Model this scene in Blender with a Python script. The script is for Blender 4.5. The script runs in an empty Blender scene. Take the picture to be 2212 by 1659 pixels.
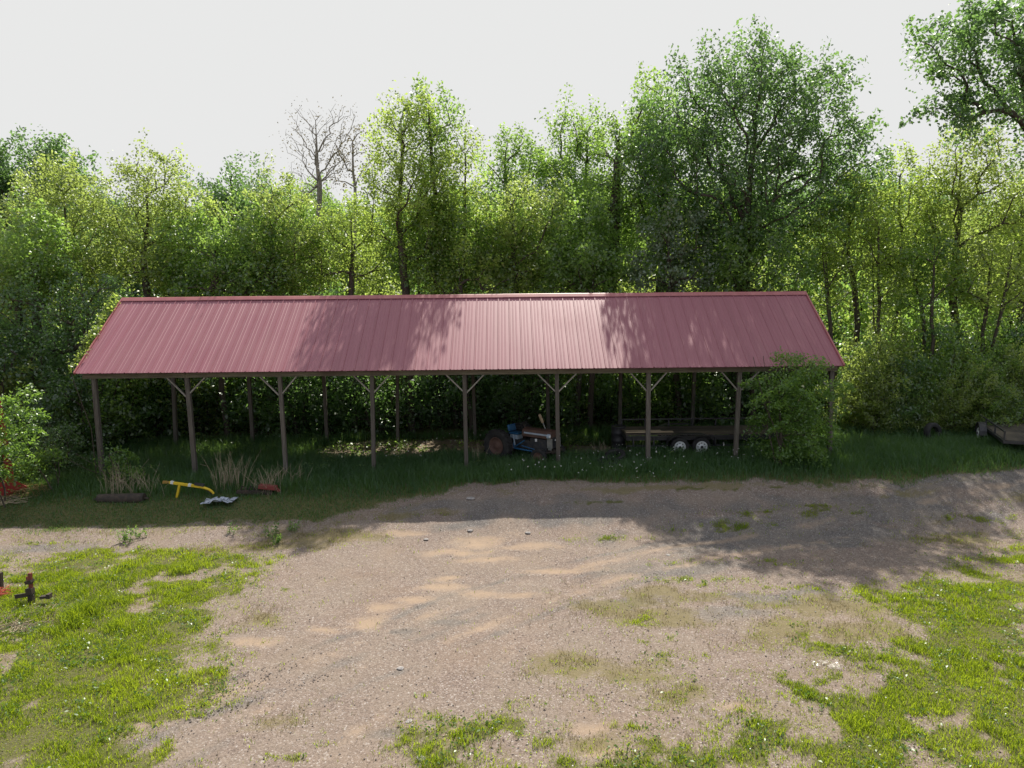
import bpy, math, random
import numpy as np
from mathutils import Matrix, Vector

# ------------------------------------------------------------------ camera, sky, sun, exposure
scene = bpy.context.scene
COL = scene.collection
RAD = math.radians
CAM = np.array([0.0, 0.0, 5.9])
FPX, CX, CY = 1534.0, 1106.0, 829.5          # focal length and centre measured on a 2212 x 1659 view of the photo
_R = (Matrix.Rotation(RAD(-0.5), 3, 'Z') @ Matrix.Rotation(RAD(90 - 6.75), 3, 'X') @ Matrix.Rotation(-0.0095, 3, 'Z'))
RM = np.array(_R)
cd = bpy.data.cameras.new("camera")
cd.sensor_fit = 'HORIZONTAL'; cd.sensor_width = 36.0; cd.lens = 36.0 * FPX / 2212.0
cd.clip_start = 0.1; cd.clip_end = 3000
cam = bpy.data.objects.new("camera", cd); COL.objects.link(cam)
cam.matrix_world = Matrix.Translation(Vector(CAM)) @ _R.to_4x4()
scene.camera = cam

SUN_AZ, SUN_EL = RAD(9.0), RAD(49.0)          # azimuth from +Y towards +X
SUN_DIR = Vector((math.sin(SUN_AZ) * math.cos(SUN_EL), math.cos(SUN_AZ) * math.cos(SUN_EL), math.sin(SUN_EL)))
w = bpy.data.worlds.new("World"); scene.world = w; w.use_nodes = True
nt = w.node_tree; nt.nodes.clear()
sky = nt.nodes.new('ShaderNodeTexSky'); sky.sky_type = 'NISHITA'; sky.sun_disc = False
sky.sun_elevation = SUN_EL; sky.sun_rotation = SUN_AZ
sky.air_density = 1.0; sky.dust_density = 5.0; sky.ozone_density = 1.0
veil = nt.nodes.new('ShaderNodeMix'); veil.data_type = 'RGBA'; veil.blend_type = 'MIX'   # thin high cloud over the blue
wc = nt.nodes.new('ShaderNodeTexCoord'); wx = nt.nodes.new('ShaderNodeSeparateXYZ'); wm = nt.nodes.new('ShaderNodeMapRange')   # the veil is thick on the sun's side, thin behind
wm.inputs['From Min'].default_value = 0.0; wm.inputs['From Max'].default_value = 0.62; wm.inputs['To Min'].default_value = 0.60; wm.inputs['To Max'].default_value = 0.90
nt.links.new(wc.outputs['Generated'], wx.inputs[0]); nt.links.new(wx.outputs['Y'], wm.inputs['Value']); nt.links.new(wm.outputs['Result'], veil.inputs['Factor'])
veil.inputs['B'].default_value = (5.2, 5.25, 5.5, 1)
lim = nt.nodes.new('ShaderNodeMix'); lim.data_type = 'RGBA'; lim.blend_type = 'DARKEN'   # the cloud layer is evenly bright
lim.inputs['Factor'].default_value = 1.0; lim.inputs['B'].default_value = (5.16, 5.18, 5.15, 1)
bg = nt.nodes.new('ShaderNodeBackground'); bg.inputs['Strength'].default_value = 0.10
wo = nt.nodes.new('ShaderNodeOutputWorld')
nt.links.new(sky.outputs[0], veil.inputs['A']); nt.links.new(veil.outputs['Result'], lim.inputs['A'])
nt.links.new(lim.outputs['Result'], bg.inputs['Color']); nt.links.new(bg.outputs[0], wo.inputs['Surface'])

sl = bpy.data.lights.new("sun", 'SUN'); sl.energy = 4.4; sl.angle = RAD(0.55); sl.color = (1.0, 0.93, 0.82)
so = bpy.data.objects.new("sun", sl); COL.objects.link(so)
so.rotation_mode = 'QUATERNION'; so.rotation_quaternion = SUN_DIR.to_track_quat('Z', 'Y'); so.location = (8, 40, 40)

scene.view_settings.view_transform = 'Standard'; scene.view_settings.look = 'None'
scene.view_settings.exposure = 0.65; scene.view_settings.gamma = 1.0
scene.cycles.max_bounces = 12; scene.cycles.diffuse_bounces = 4; scene.cycles.glossy_bounces = 2
scene.cycles.transmission_bounces = 8; scene.cycles.transparent_max_bounces = 4
scene.cycles.caustics_reflective = False; scene.cycles.caustics_refractive = False
scene.cycles.use_denoising = True; scene.cycles.denoiser = 'OPENIMAGEDENOISE'
scene.cycles.denoising_input_passes = 'RGB_ALBEDO_NORMAL'; scene.cycles.denoising_prefilter = 'ACCURATE'

# ------------------------------------------------------------------ ground height and measuring helpers
LOT = -0.50
def sstep(a, b, x):
    t = np.clip((np.asarray(x, float) - a) / (b - a), 0, 1); return t * t * (3 - 2 * t)
def zground(x, y):
    x = np.asarray(x, float); y = np.asarray(y, float)
    zb = 0.02 + 0.025 * np.clip(x + 8, 0, 26)
    zb = np.where(x > 6, zb + 0.0 * x, zb)
    t = sstep(18.0, 22.4, y)
    bump = 0.03 * np.sin(x * 0.9 + 1.3) * np.sin(y * 0.7) + 0.02 * np.sin(x * 2.1 + y * 1.7)
    return LOT + (zb - LOT) * t + bump * 0.6 + 0.02 * np.clip(y - 30, 0, 60)
def ray(px, py):
    d = np.array([(px - CX) / FPX, -(py - CY) / FPX, -1.0]); return RM @ d
def at(px, py):                                 # point of the ground seen at a photo position
    d = ray(px, py); z = 0.0
    for _ in range(30):
        t = (z - CAM[2]) / d[2]; p = CAM + d * t
        z = float(zground(p[0], p[1]))
    return np.array([p[0], p[1], z])
def at_y(px, py, y):                            # point at a known distance
    d = ray(px, py); return CAM + d * (y / d[1])

# ------------------------------------------------------------------ noise
_rs = np.random.RandomState(7); _LAT = _rs.rand(256, 256)
def vnoise(x, y):
    xi = np.floor(x).astype(int); yi = np.floor(y).astype(int); fx = x - xi; fy = y - yi
    fx = fx * fx * (3 - 2 * fx); fy = fy * fy * (3 - 2 * fy)
    g = lambda a, b: _LAT[a % 256, b % 256]
    return (g(xi, yi) * (1 - fx) + g(xi + 1, yi) * fx) * (1 - fy) + (g(xi, yi + 1) * (1 - fx) + g(xi + 1, yi + 1) * fx) * fy
def fbm(x, y, o=4):
    s = 0; a = 0.5; t = 0
    for k in range(o):
        s = s + a * vnoise(x * 2 ** k + 17 * k, y * 2 ** k + 31 * k); t += a; a *= 0.55
    return s / t

# ------------------------------------------------------------------ object helpers
def tag(o, label=None, cat=None, group=None, kind=None):
    if label: o['label'] = label
    if cat: o['category'] = cat
    if group: o['group'] = group
    if kind: o['kind'] = kind
    return o
def thing(name, label, cat, loc=(0, 0, 0), rz=0.0, group=None):
    o = bpy.data.objects.new(name, None); COL.objects.link(o); o.empty_display_size = 0.3
    o.location = tuple(float(c) for c in loc); o.rotation_euler = (0, 0, rz)
    return tag(o, label, cat, group)
def link(name, me, mat, parent=None):
    me.materials.clear(); me.materials.append(mat)
    o = bpy.data.objects.new(name, me); COL.objects.link(o)
    if parent is not None: o.parent = parent
    return o
def copy_tree(o, parent=None):
    c = o.copy(); COL.objects.link(c)
    if parent is not None: c.parent = parent
    for ch in list(o.children): copy_tree(ch, c)
    return c
def quads_mesh(name, V, F, tint=None, smooth=False):
    V = np.asarray(V, np.float32); F = np.asarray(F, np.int32)
    me = bpy.data.meshes.new(name)
    me.vertices.add(len(V)); me.vertices.foreach_set('co', V.ravel())
    k = F.shape[1]
    me.loops.add(F.size); me.loops.foreach_set('vertex_index', F.ravel())
    me.polygons.add(len(F)); me.polygons.foreach_set('loop_start', np.arange(0, F.size, k, dtype=np.int32))
    if smooth: me.polygons.foreach_set('use_smooth', np.ones(len(F), bool))
    me.update(calc_edges=True)
    if tint is not None:
        a = me.attributes.new('tint', 'FLOAT', 'FACE'); a.data.foreach_set('value', np.asarray(tint, np.float32))
    return me

class MB:
    def __init__(s): s.v = []; s.f = []
    def add(s, vs, fs):
        n = len(s.v); s.v += [tuple(float(c) for c in p) for p in vs]; s.f += [tuple(i + n for i in f) for f in fs]; return s
    def box(s, c, d, R=None):
        c = np.array(c, float); h = np.array(d, float) / 2
        P = [np.array((sx, sy, sz)) * h for sx in (-1, 1) for sy in (-1, 1) for sz in (-1, 1)]
        if R is not None: P = [R @ p for p in P]
        return s.add([c + p for p in P], [(0, 1, 3, 2), (4, 6, 7, 5), (0, 4, 5, 1), (2, 3, 7, 6), (0, 2, 6, 4), (1, 5, 7, 3)])
    def beam(s, a, b, wd, ht, up=(0, 0, 1)):
        a = np.array(a, float); b = np.array(b, float); d = b - a; L = np.linalg.norm(d); x = d / L
        u = np.array(up, float); y = np.cross(u, x); y /= np.linalg.norm(y); z = np.cross(x, y)
        return s.box((a + b) / 2, (L, wd, ht), np.stack([x, y, z], 1))
    def tube(s, pts, rr, n=10, cap=True):
        pts = [np.array(p, float) for p in pts]
        if not hasattr(rr, '__len__'): rr = [rr] * len(pts)
        rings = []; prev = None
        for i, p in enumerate(pts):
            t = pts[min(i + 1, len(pts) - 1)] - pts[max(i - 1, 0)]; t /= np.linalg.norm(t) + 1e-9
            if prev is None:
                a = np.array((0, 0, 1.0)) if abs(t[2]) < .9 else np.array((1.0, 0, 0))
            else: a = prev
            u = a - t * a.dot(t); u /= np.linalg.norm(u) + 1e-9; prev = u; v = np.cross(t, u)
            rings.append([p + rr[i] * (math.cos(2 * math.pi * k / n) * u + math.sin(2 * math.pi * k / n) * v) for k in range(n)])
        vs = [q for r in rings for q in r]; fs = []
        for i in range(len(pts) - 1):
            for k in range(n):
                a, b = i * n + k, i * n + (k + 1) % n; fs.append((a, b, b + n, a + n))
        if cap: fs.append(tuple(range(n - 1, -1, -1))); fs.append(tuple((len(pts) - 1) * n + k for k in range(n)))
        return s.add(vs, fs)
    def lathe(s, prof, c=(0, 0, 0), axis='Y', n=28):   # prof: (radius, along axis)
        vs = []; fs = []; c = np.array(c, float)
        for r, h in prof:
            for k in range(n):
                a = 2 * math.pi * k / n; p, q = r * math.cos(a), r * math.sin(a)
                vs.append(c + (np.array((p, h, q)) if axis == 'Y' else np.array((p, q, h)) if axis == 'Z' else np.array((h, p, q))))
        m = len(prof)
        for i in range(m - 1):
            for k in range(n):
                a, b = i * n + k, i * n + (k + 1) % n; fs.append((a, b, b + n, a + n))
        return s.add(vs, fs)
    def build(s, name, mat, parent=None, bevel=0, smooth=False):
        me = bpy.data.meshes.new(name); me.from_pydata(s.v, [], s.f)
        if smooth: me.polygons.foreach_set('use_smooth', np.ones(len(me.polygons), bool))
        me.update()
        o = link(name, me, mat, parent)
        if bevel:
            m = o.modifiers.new('bevel', 'BEVEL'); m.width = bevel; m.segments = 2; m.limit_method = 'ANGLE'
        return o

# ------------------------------------------------------------------ materials
class NG:
    def __init__(s, name):
        s.m = bpy.data.materials.new(name); s.m.use_nodes = True; s.t = s.m.node_tree; s.t.nodes.clear()
        s.out = s.n('ShaderNodeOutputMaterial')
    def n(s, ty, **kw):
        nd = s.t.nodes.new(ty)
        for k, v in kw.items(): setattr(nd, k, v)
        return nd
    def l(s, a, b): s.t.links.new(a, b)
    def val(s, sock, v):
        if isinstance(v, (int, float)): sock.default_value = v
        elif isinstance(v, (tuple, list)): sock.default_value = (*v[:3], 1) if len(sock.default_value) == 4 else v
        else: s.l(v, sock)
    def mix(s, f, a, b, blend='MIX'):
        nd = s.n('ShaderNodeMix', data_type='RGBA', blend_type=blend)
        s.val(nd.inputs['Factor'], f); s.val(nd.inputs['A'], a); s.val(nd.inputs['B'], b); return nd.outputs['Result']
    def math(s, op, a, b=0.0, clamp=False):
        nd = s.n('ShaderNodeMath', operation=op, use_clamp=clamp); s.val(nd.inputs[0], a); s.val(nd.inputs[1], b); return nd.outputs[0]
    def ramp(s, f, stops):
        nd = s.n('ShaderNodeValToRGB'); e = nd.color_ramp.elements
        while len(e) < len(stops): e.new(0.5)
        for el, (p, c) in zip(e, stops): el.position = p; el.color = (*c[:3], 1) if hasattr(c, '__len__') else (c, c, c, 1)
        s.l(f, nd.inputs[0]); return nd.outputs[0]
    def noise(s, scale, vec=None, detail=4, rough=.6):
        nd = s.n('ShaderNodeTexNoise'); nd.inputs['Scale'].default_value = scale; nd.inputs['Detail'].default_value = detail
        nd.inputs['Roughness'].default_value = rough
        if vec is not None: s.l(vec, nd.inputs['Vector'])
        return nd.outputs[0]
    def coord(s, kind='Object', scale=None):
        o = s.n('ShaderNodeTexCoord').outputs[kind]
        if scale:
            mp = s.n('ShaderNodeMapping'); mp.inputs['Scale'].default_value = scale; s.l(o, mp.inputs['Vector']); o = mp.outputs[0]
        return o
    def pbsdf(s, col, rough=.7, metal=0.0, bump=None, bstr=.3, bdist=.02, spec=.5):
        p = s.n('ShaderNodeBsdfPrincipled'); s.val(p.inputs['Base Color'], col); s.val(p.inputs['Roughness'], rough)
        p.inputs['Metallic'].default_value = metal; p.inputs['Specular IOR Level'].default_value = spec
        if bump is not None:
            b = s.n('ShaderNodeBump'); b.inputs['Strength'].default_value = bstr; b.inputs['Distance'].default_value = bdist
            s.l(bump, b.inputs['Height']); s.l(b.outputs[0], p.inputs['Normal'])
        s.l(p.outputs[0], s.out.inputs['Surface']); return s.m

def worn(name, c1, c2, rough=.6, scale=6, metal=0.0, mapscale=None, bstr=.2, lo=.4, hi=.65, spec=.5):
    g = NG(name); co = g.coord('Object', mapscale)
    f = g.ramp(g.noise(scale, co, 6, .65), [(lo, 0.0), (hi, 1.0)])
    return g.pbsdf(g.mix(f, c1, c2), rough, metal, g.noise(scale * 6, co, 4), bstr, .004, spec)

def leafmat(name, a, b, trans, tf=.5, gloss=.05):
    g = NG(name)
    t = g.n('ShaderNodeAttribute', attribute_name='tint').outputs['Fac']
    col = g.mix(t, a, b); tcol = g.mix(t, tuple(c * .8 for c in trans), tuple(c * 1.15 for c in trans))
    d = g.n('ShaderNodeBsdfDiffuse'); g.l(col, d.inputs[0])
    tr = g.n('ShaderNodeBsdfTranslucent'); g.l(tcol, tr.inputs[0])
    m = g.n('ShaderNodeMixShader'); m.inputs[0].default_value = tf; g.l(d.outputs[0], m.inputs[1]); g.l(tr.outputs[0], m.inputs[2])
    gl = g.n('ShaderNodeBsdfGlossy'); gl.inputs['Roughness'].default_value = .42; gl.inputs[0].default_value = (.9, .95, .9, 1)
    m2 = g.n('ShaderNodeMixShader'); m2.inputs[0].default_value = gloss
    g.l(m.outputs[0], m2.inputs[1]); g.l(gl.outputs[0], m2.inputs[2]); g.l(m2.outputs[0], g.out.inputs['Surface'])
    return g.m

M = {}
M['leaf_locust'] = leafmat('leaf_locust', (.115, .165, .044), (.20, .24, .072), (.47, .60, .13), .64, .06)
M['leaf_yellow'] = leafmat('leaf_yellow', (.115, .170, .038), (.19, .24, .062), (.50, .66, .12), .64, .06)
M['leaf_mid'] = leafmat('leaf_mid', (.080, .145, .048), (.145, .22, .068), (.37, .58, .10), .61, .07)
M['leaf_dark'] = leafmat('leaf_dark', (.054, .108, .052), (.095, .165, .066), (.23, .42, .095), .55, .08)
M['leaf_grey'] = leafmat('leaf_grey', (.09, .14, .075), (.15, .205, .12), (.22, .34, .10), .45, .09)
M['leaf_fresh'] = leafmat('leaf_fresh', (.085, .175, .042), (.14, .24, .055), (.30, .50, .07), .52, .05)
M['leaf_brown'] = leafmat('leaf_brown', (.10, .085, .045), (.16, .13, .07), (.22, .19, .09), .4, .03)
M['grass_blade'] = leafmat('grass_blade', (.070, .155, .010), (.23, .24, .030), (.48, .62, .028), .5, .02)
M['lawn_weed'] = leafmat('lawn_weed', (.050, .115, .018), (.10, .18, .03), (.22, .38, .04), .42, .05)
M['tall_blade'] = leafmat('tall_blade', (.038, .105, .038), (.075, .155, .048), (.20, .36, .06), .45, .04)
M['dry_blade'] = leafmat('dry_blade', (.18, .14, .065), (.30, .24, .12), (.30, .25, .12), .3, .03)
M['petal'] = leafmat('petal', (.62, .62, .58), (.8, .8, .76), (.5, .5, .48), .25, .03)

g = NG('bark'); co = g.coord('Object', (6, 6, 1.2))
M['bark'] = g.pbsdf(g.mix(g.noise(3, co, 6), (.045, .036, .028), (.13, .11, .09)), .9, 0, g.noise(9, co, 5), .8, .03, .2)
g = NG('bark_pale'); co = g.coord('Object', (6, 6, 1.2))
M['bark_pale'] = g.pbsdf(g.mix(g.noise(3, co, 6), (.22, .19, .165), (.42, .385, .34)), .9, 0, g.noise(9, co, 5), .8, .03, .2)

def wood(name, a, b, c, sc=(14, 14, .9)):
    g = NG(name); co = g.coord('Object', sc)
    f = g.noise(2.2, co, 8, .7); big = g.noise(.7, g.coord('Object'), 3)
    col = g.mix(g.ramp(f, [(.38, 0.0), (.62, 1.0)]), a, b); col = g.mix(g.ramp(big, [(.45, 0.0), (.7, 1.0)]), col, c)
    oi = g.n('ShaderNodeObjectInfo').outputs['Random']; col = g.mix(g.ramp(oi, [(0, .45), (1, 0.0)]), col, tuple(q * .55 for q in a))
    return g.pbsdf(col, .85, 0, f, .5, .01, .25)
M['post_wood'] = wood('post_wood', (.085, .074, .063), (.205, .188, .165), (.14, .118, .098))
M['brace_wood'] = wood('brace_wood', (.26, .24, .21), (.42, .395, .355), (.23, .21, .18), (1.2, 12, 12))
M['beam_wood'] = wood('beam_wood', (.12, .105, .078), (.24, .215, .16), (.11, .085, .065), (.8, 14, 14))
M['deck_wood'] = wood('deck_wood', (.045, .04, .034), (.12, .105, .085), (.20, .165, .12), (.8, 10, 10))
M['pale_board'] = wood('pale_board', (.42, .33, .21), (.60, .49, .33), (.36, .28, .18), (.8, 10, 10))

g = NG('roof_metal'); co = g.coord('Object')
st = g.noise(1.0, g.coord('Object', (5.5, .18, .18)), 5, .6); bl = g.noise(.35, co, 4)
col = g.mix(g.ramp(st, [(.3, 0.0), (.7, 1.0)]), (.285, .097, .126), (.335, .125, .156))
col = g.mix(g.ramp(bl, [(.4, 0.0), (.75, .45)]), col, (.34, .15, .165))
px_ = g.n('ShaderNodeSeparateXYZ'); g.l(co, px_.inputs[0]); wn = g.n('ShaderNodeTexWhiteNoise', noise_dimensions='1D'); g.l(g.math('FLOOR', g.math('DIVIDE', px_.outputs[0], 1.169)), wn.inputs['W'])
col = g.mix(g.math('MULTIPLY', wn.outputs['Value'], .16), col, (.20, .07, .085))
col = g.mix(g.ramp(g.noise(1.4, g.coord('Object', (2.5, .25, .25)), 6, .7), [(.52, 0.0), (.8, .35)]), col, (.22, .10, .10))
M['roof_metal'] = g.pbsdf(col, g.ramp(bl, [(.3, .40), (.7, .55)]), 0, g.noise(2.5, g.coord('Object', (3, .6, .6)), 3), .12, .01, .5)
M['ridge_metal'] = worn('ridge_metal', (.34, .105, .115), (.42, .15, .15), .42, 2)

M['black_rubber'] = worn('black_rubber', (.014, .014, .015), (.035, .034, .032), .85, 5)
M['black_steel'] = worn('black_steel', (.018, .019, .024), (.05, .048, .05), .5, 5)
M['rusty_red'] = worn('rusty_red', (.085, .045, .036), (.135, .075, .058), .75, 4)
M['hood_paint'] = worn('hood_paint', (.070, .038, .030), (.115, .062, .045), .6, 3)
M['blue_paint'] = worn('blue_paint', (.012, .080, .19), (.025, .13, .27), .45, 4)
M['pale_blue'] = worn('pale_blue', (.30, .38, .46), (.42, .48, .54), .45, 6)
M['grey_panel'] = worn('grey_panel', (.16, .17, .16), (.26, .25, .22), .6, 5)
M['engine'] = worn('engine', (.022, .026, .034), (.06, .055, .05), .65, 8)
M['rust_pipe'] = worn('rust_pipe', (.26, .19, .12), (.40, .31, .20), .8, 8)
M['white_paint'] = worn('white_paint', (.62, .64, .66), (.78, .79, .80), .45, 6)
M['lens'] = worn('lens', (.70, .72, .74), (.8, .82, .82), .15, 6)
M['yellow_paint'] = worn('yellow_paint', (.62, .42, .015), (.74, .53, .03), .45, 5)
M['red_paint'] = worn('red_paint', (.30, .020, .018), (.38, .035, .028), .5, 3)
M['rust_red'] = worn('rust_red', (.21, .030, .030), (.13, .05, .035), .6, 7)
M['rust_dark'] = worn('rust_dark', (.028, .023, .019), (.07, .05, .036), .8, 8)
M['string_red'] = worn('string_red', (.50, .08, .05), (.58, .14, .09), .8, 12)
M['tarp'] = worn('tarp', (.55, .60, .66), (.70, .73, .76), .5, 10)
M['stone'] = worn('stone', (.24, .23, .23), (.42, .39, .36), .9, 9)
M['plastic'] = worn('plastic', (.50, .50, .46), (.66, .66, .62), .12, 10)
M['dry_stem'] = worn('dry_stem', (.30, .24, .16), (.46, .39, .28), .9, 6)
M['straw'] = worn('straw', (.36, .24, .11), (.52, .37, .19), .9, 9)
M['red_wall'] = worn('red_wall', (.29, .022, .018), (.36, .035, .028), .5, 1.5)

# ground: gravel, sand, dirt, thatch; the 'cover' attribute (where grass, dry grass, sand and grey stone lie) is measured
g = NG('ground'); co = g.coord('Object')
cov = g.n('ShaderNodeAttribute', attribute_name='cover'); sp = g.n('ShaderNodeSeparateColor'); g.l(cov.outputs['Color'], sp.inputs[0])
A = cov.outputs['Alpha']
vo = g.n('ShaderNodeTexVoronoi'); vo.inputs['Scale'].default_value = 46; g.l(co, vo.inputs['Vector'])
sv = g.n('ShaderNodeSeparateColor'); g.l(vo.outputs['Color'], sv.inputs[0])
vo2 = g.n('ShaderNodeTexVoronoi'); vo2.inputs['Scale'].default_value = 13; g.l(co, vo2.inputs['Vector'])
sv2 = g.n('ShaderNodeSeparateColor'); g.l(vo2.outputs['Color'], sv2.inputs[0])
peb = g.ramp(sv.outputs[0], [(0, (.13, .10, .09)), (.2, (.192, .150, .128)), (.5, (.245, .190, .160)), (.75, (.285, .230, .196)), (.93, (.34, .285, .255)), (1, (.50, .47, .45))])
pegrey = g.ramp(sv.outputs[0], [(0, (.085, .083, .083)), (.3, (.13, .126, .126)), (.65, (.165, .157, .154)), (.92, (.22, .21, .20)), (1, (.40, .385, .37))])
fine = g.noise(9, co, 8, .75); broad = g.noise(.55, co, 6, .65); med = g.noise(2.2, co, 6, .7)
base = g.mix(g.ramp(g.math('ADD', A, g.math('MULTIPLY', g.math('SUBTRACT', med, .5), 1.3)), [(.25, 0.0), (.70, .95)]), peb, pegrey)
base = g.mix(g.ramp(fine, [(.35, .35), (.7, 0.0)]), base, (.12, .09, .072))
base = g.mix(g.ramp(g.noise(.9, co, 5, .6), [(.35, 0.0), (.75, .5)]), base, (.28, .235, .185))
base = g.mix(g.ramp(broad, [(.5, 0.0), (.72, .35)]), base, (.27, .195, .14))
sandc = g.mix(g.noise(30, co, 5, .8), (.29, .215, .152), (.39, .295, .212))
sf = g.ramp(g.math('ADD', sp.outputs[2], g.math('MULTIPLY', g.math('SUBTRACT', fine, .5), .9)), [(.28, 0.0), (.80, .9)])
base = g.mix(sf, base, sandc)
dryc = g.mix(fine, (.12, .105, .045), (.235, .20, .095))
df = g.ramp(g.math('ADD', sp.outputs[1], g.math('MULTIPLY', g.math('SUBTRACT', g.math('ADD', g.math('MULTIPLY', g.noise(5, co, 8, .75), .5), g.math('MULTIPLY', g.noise(26, co, 4, .8), .5)), .5), 2.6)), [(.50, 0.0), (.78, .75)])
base = g.mix(df, base, dryc)
grc = g.mix(g.ramp(g.noise(32, co, 5, .8), [(.35, 0.0), (.65, 1.0)]), (.045, .055, .014), (.145, .145, .040))
gf = g.ramp(g.math('ADD', sp.outputs[0], g.math('MULTIPLY', g.math('SUBTRACT', g.math('ADD', g.math('MULTIPLY', g.noise(4, co, 8, .75), .5), g.math('MULTIPLY', g.noise(22, co, 4, .8), .5)), .5), 1.9)), [(.42, 0.0), (.70, .85)])
base = g.mix(gf, base, grc)
hgt = g.math('ADD', g.math('MULTIPLY', sv.outputs[1], .5), g.math('MULTIPLY', fine, .9))
hgt = g.math('MULTIPLY', hgt, g.math('SUBTRACT', 1.0, g.math('MULTIPLY', sf, .7)))
M['ground'] = g.pbsdf(base, .95, 0, hgt, .75, .03, .15)

# ------------------------------------------------------------------ ground cover layout (world metres)
def poly(pts): return np.array([at(*p)[:2] for p in pts])
def sd_poly(P, x, y):                           # signed distance, positive inside
    d2 = np.full(x.shape, 1e9); inside = np.zeros(x.shape, bool); n = len(P)
    for i in range(n):
        a, b = P[i], P[(i + 1) % n]; e = b - a
        t = np.clip(((x - a[0]) * e[0] + (y - a[1]) * e[1]) / (e @ e), 0, 1)
        d2 = np.minimum(d2, (x - a[0] - e[0] * t) ** 2 + (y - a[1] - e[1] * t) ** 2)
        c = ((a[1] > y) != (b[1] > y)) & (x < (b[0] - a[0]) * (y - a[1]) / (b[1] - a[1] + 1e-12) + a[0]); inside ^= c
    return np.where(inside, 1, -1) * np.sqrt(d2)
def blob(px, py, rx, ry):                       # centre from the photo, radii in metres
    c = at(px, py); return (c[0], c[1], rx, ry)
def warp(x, y): return (fbm(x * 1.1 + 13, y * 1.1 + 4, 3) - .5) * 1.6, (fbm(x * .9 + 71, y * 1.3 + 9, 3) - .5) * 2.0
def bl(x, y, b, wp=(0, 0)):
    return np.exp(-(((x - b[0]) / b[2] + wp[0]) ** 2 + ((y - b[1]) / b[3] + wp[1]) ** 2) * 1.2)

P_LEFT = poly([(-500, 1225), (60, 1225), (190, 1196), (380, 1192), (485, 1225), (455, 1300), (420, 1395), (400, 1490), (300, 1560), (270, 1620), (330, 1700), (250, 1900), (-700, 1900)])
P_RIGHT = poly([(1080, 1900), (890, 1685), (1090, 1628), (1440, 1600), (1480, 1520), (1640, 1480), (1820, 1450), (1960, 1400), (1950, 1310), (2080, 1240), (2230, 1200), (2900, 1190), (2900, 1900)])
P_R2 = poly([(1045, 1568), (1080, 1542), (1160, 1545), (1250, 1565), (1230, 1600), (1120, 1598)])
P_STRIP = np.vstack([poly([(-900, 1150), (0, 1150), (400, 1142), (700, 1128), (820, 1105), (930, 1075), (1020, 1052), (1200, 1045), (1500, 1043), (1750, 1036), (1950, 1026), (2230, 1012), (3200, 975)]), np.array([(60, 200), (-60, 200)])])
P_DIRT = poly([(680, 972), (760, 958), (900, 950), (1060, 952), (1200, 962), (1390, 966), (1370, 985), (1200, 990), (1050, 985), (850, 990), (720, 1000)])
DRYB = [blob(420, 1185, 3.2, .7), blob(620, 1180, 2.2, .6), blob(700, 1160, 2, .5), blob(1400, 1330, 1.6, .7), blob(1300, 1300, 1.5, .8), blob(1500, 1290, 2.0, .7),
        blob(1800, 1310, 2.2, .7), blob(1850, 1370, 2.0, .7), blob(1250, 1440, 1.4, .6), blob(1400, 1450, 1.2, .5), blob(1700, 1380, 1.6, .6),
        blob(560, 1330, .8, .6), blob(470, 1470, .7, .5), blob(1500, 1500, 1.1, .5), blob(560, 1560, 1.1, .4), blob(1300, 1600, 1.0, .35), blob(2050, 1160, 2.5, .8),
        blob(1400, 1052, 5, .35), blob(2000, 1035, 4, .5), blob(880, 1110, 1.4, .4), blob(70, 1350, .6, .45), blob(60, 1075, .8, .4)]
GRB = [blob(1360, 1340, .55, .3), blob(1420, 1385, .45, .22), blob(1130, 1335, .25, .12), blob(1080, 1378, .14, .09), blob(640, 1290, .3, .14), blob(620, 1275, .2, .1),
       blob(905, 1502, .16, .09), blob(965, 1382, .13, .07), blob(700, 1608, .22, .14), blob(640, 1645, .5, .14), blob(890, 1640, .4, .12), blob(1000, 1640, .5, .14), blob(450, 1636, .25, .1),
       blob(1330, 1165, 1.0, .18), blob(1560, 1210, 1.5, .3), blob(1700, 1115, 2.5, .3), blob(1600, 1140, 1.8, .3), blob(1750, 1270, 1.2, .3), blob(1840, 1280, 1.4, .35), blob(1500, 1255, 1.2, .3),
       blob(250, 1235, 1.2, .35), blob(1650, 1090, 3.5, .28), blob(1300, 1085, 2.0, .15), blob(2100, 1120, 2.0, .3), blob(1480, 1420, .5, .2), blob(1220, 1500, .3, .1),
       blob(1360, 1570, .5, .12), blob(1400, 1530, .3, .1), blob(90, 1175, 1.0, .12)]
SANDB = [(b_[0], b_[1], b_[2] * 1.15, b_[3] * 1.5) for b_ in [blob(1050, 1170, .9, .35), blob(1000, 1190, 1.0, .25), blob(1060, 1210, .8, .25), blob(790, 1340, .42, .28), blob(700, 1355, .4, .16), blob(930, 1270, .75, .2), blob(1040, 1285, .6, .2),
         blob(880, 1290, .4, .15), blob(1100, 1290, .7, .14), blob(960, 1250, .6, .15), blob(1220, 1235, 1.1, .14), blob(1150, 1180, 1.0, .2), blob(560, 1385, .5, .2), blob(1290, 1570, .5, .12),
         blob(860, 1150, 1.6, .14), blob(650, 1165, 1.5, .16), blob(820, 1310, .5, .2), blob(1300, 1620, .4, .12), blob(1600, 1530, .4, .15), blob(2060, 1480, .22, .3)]]
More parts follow.
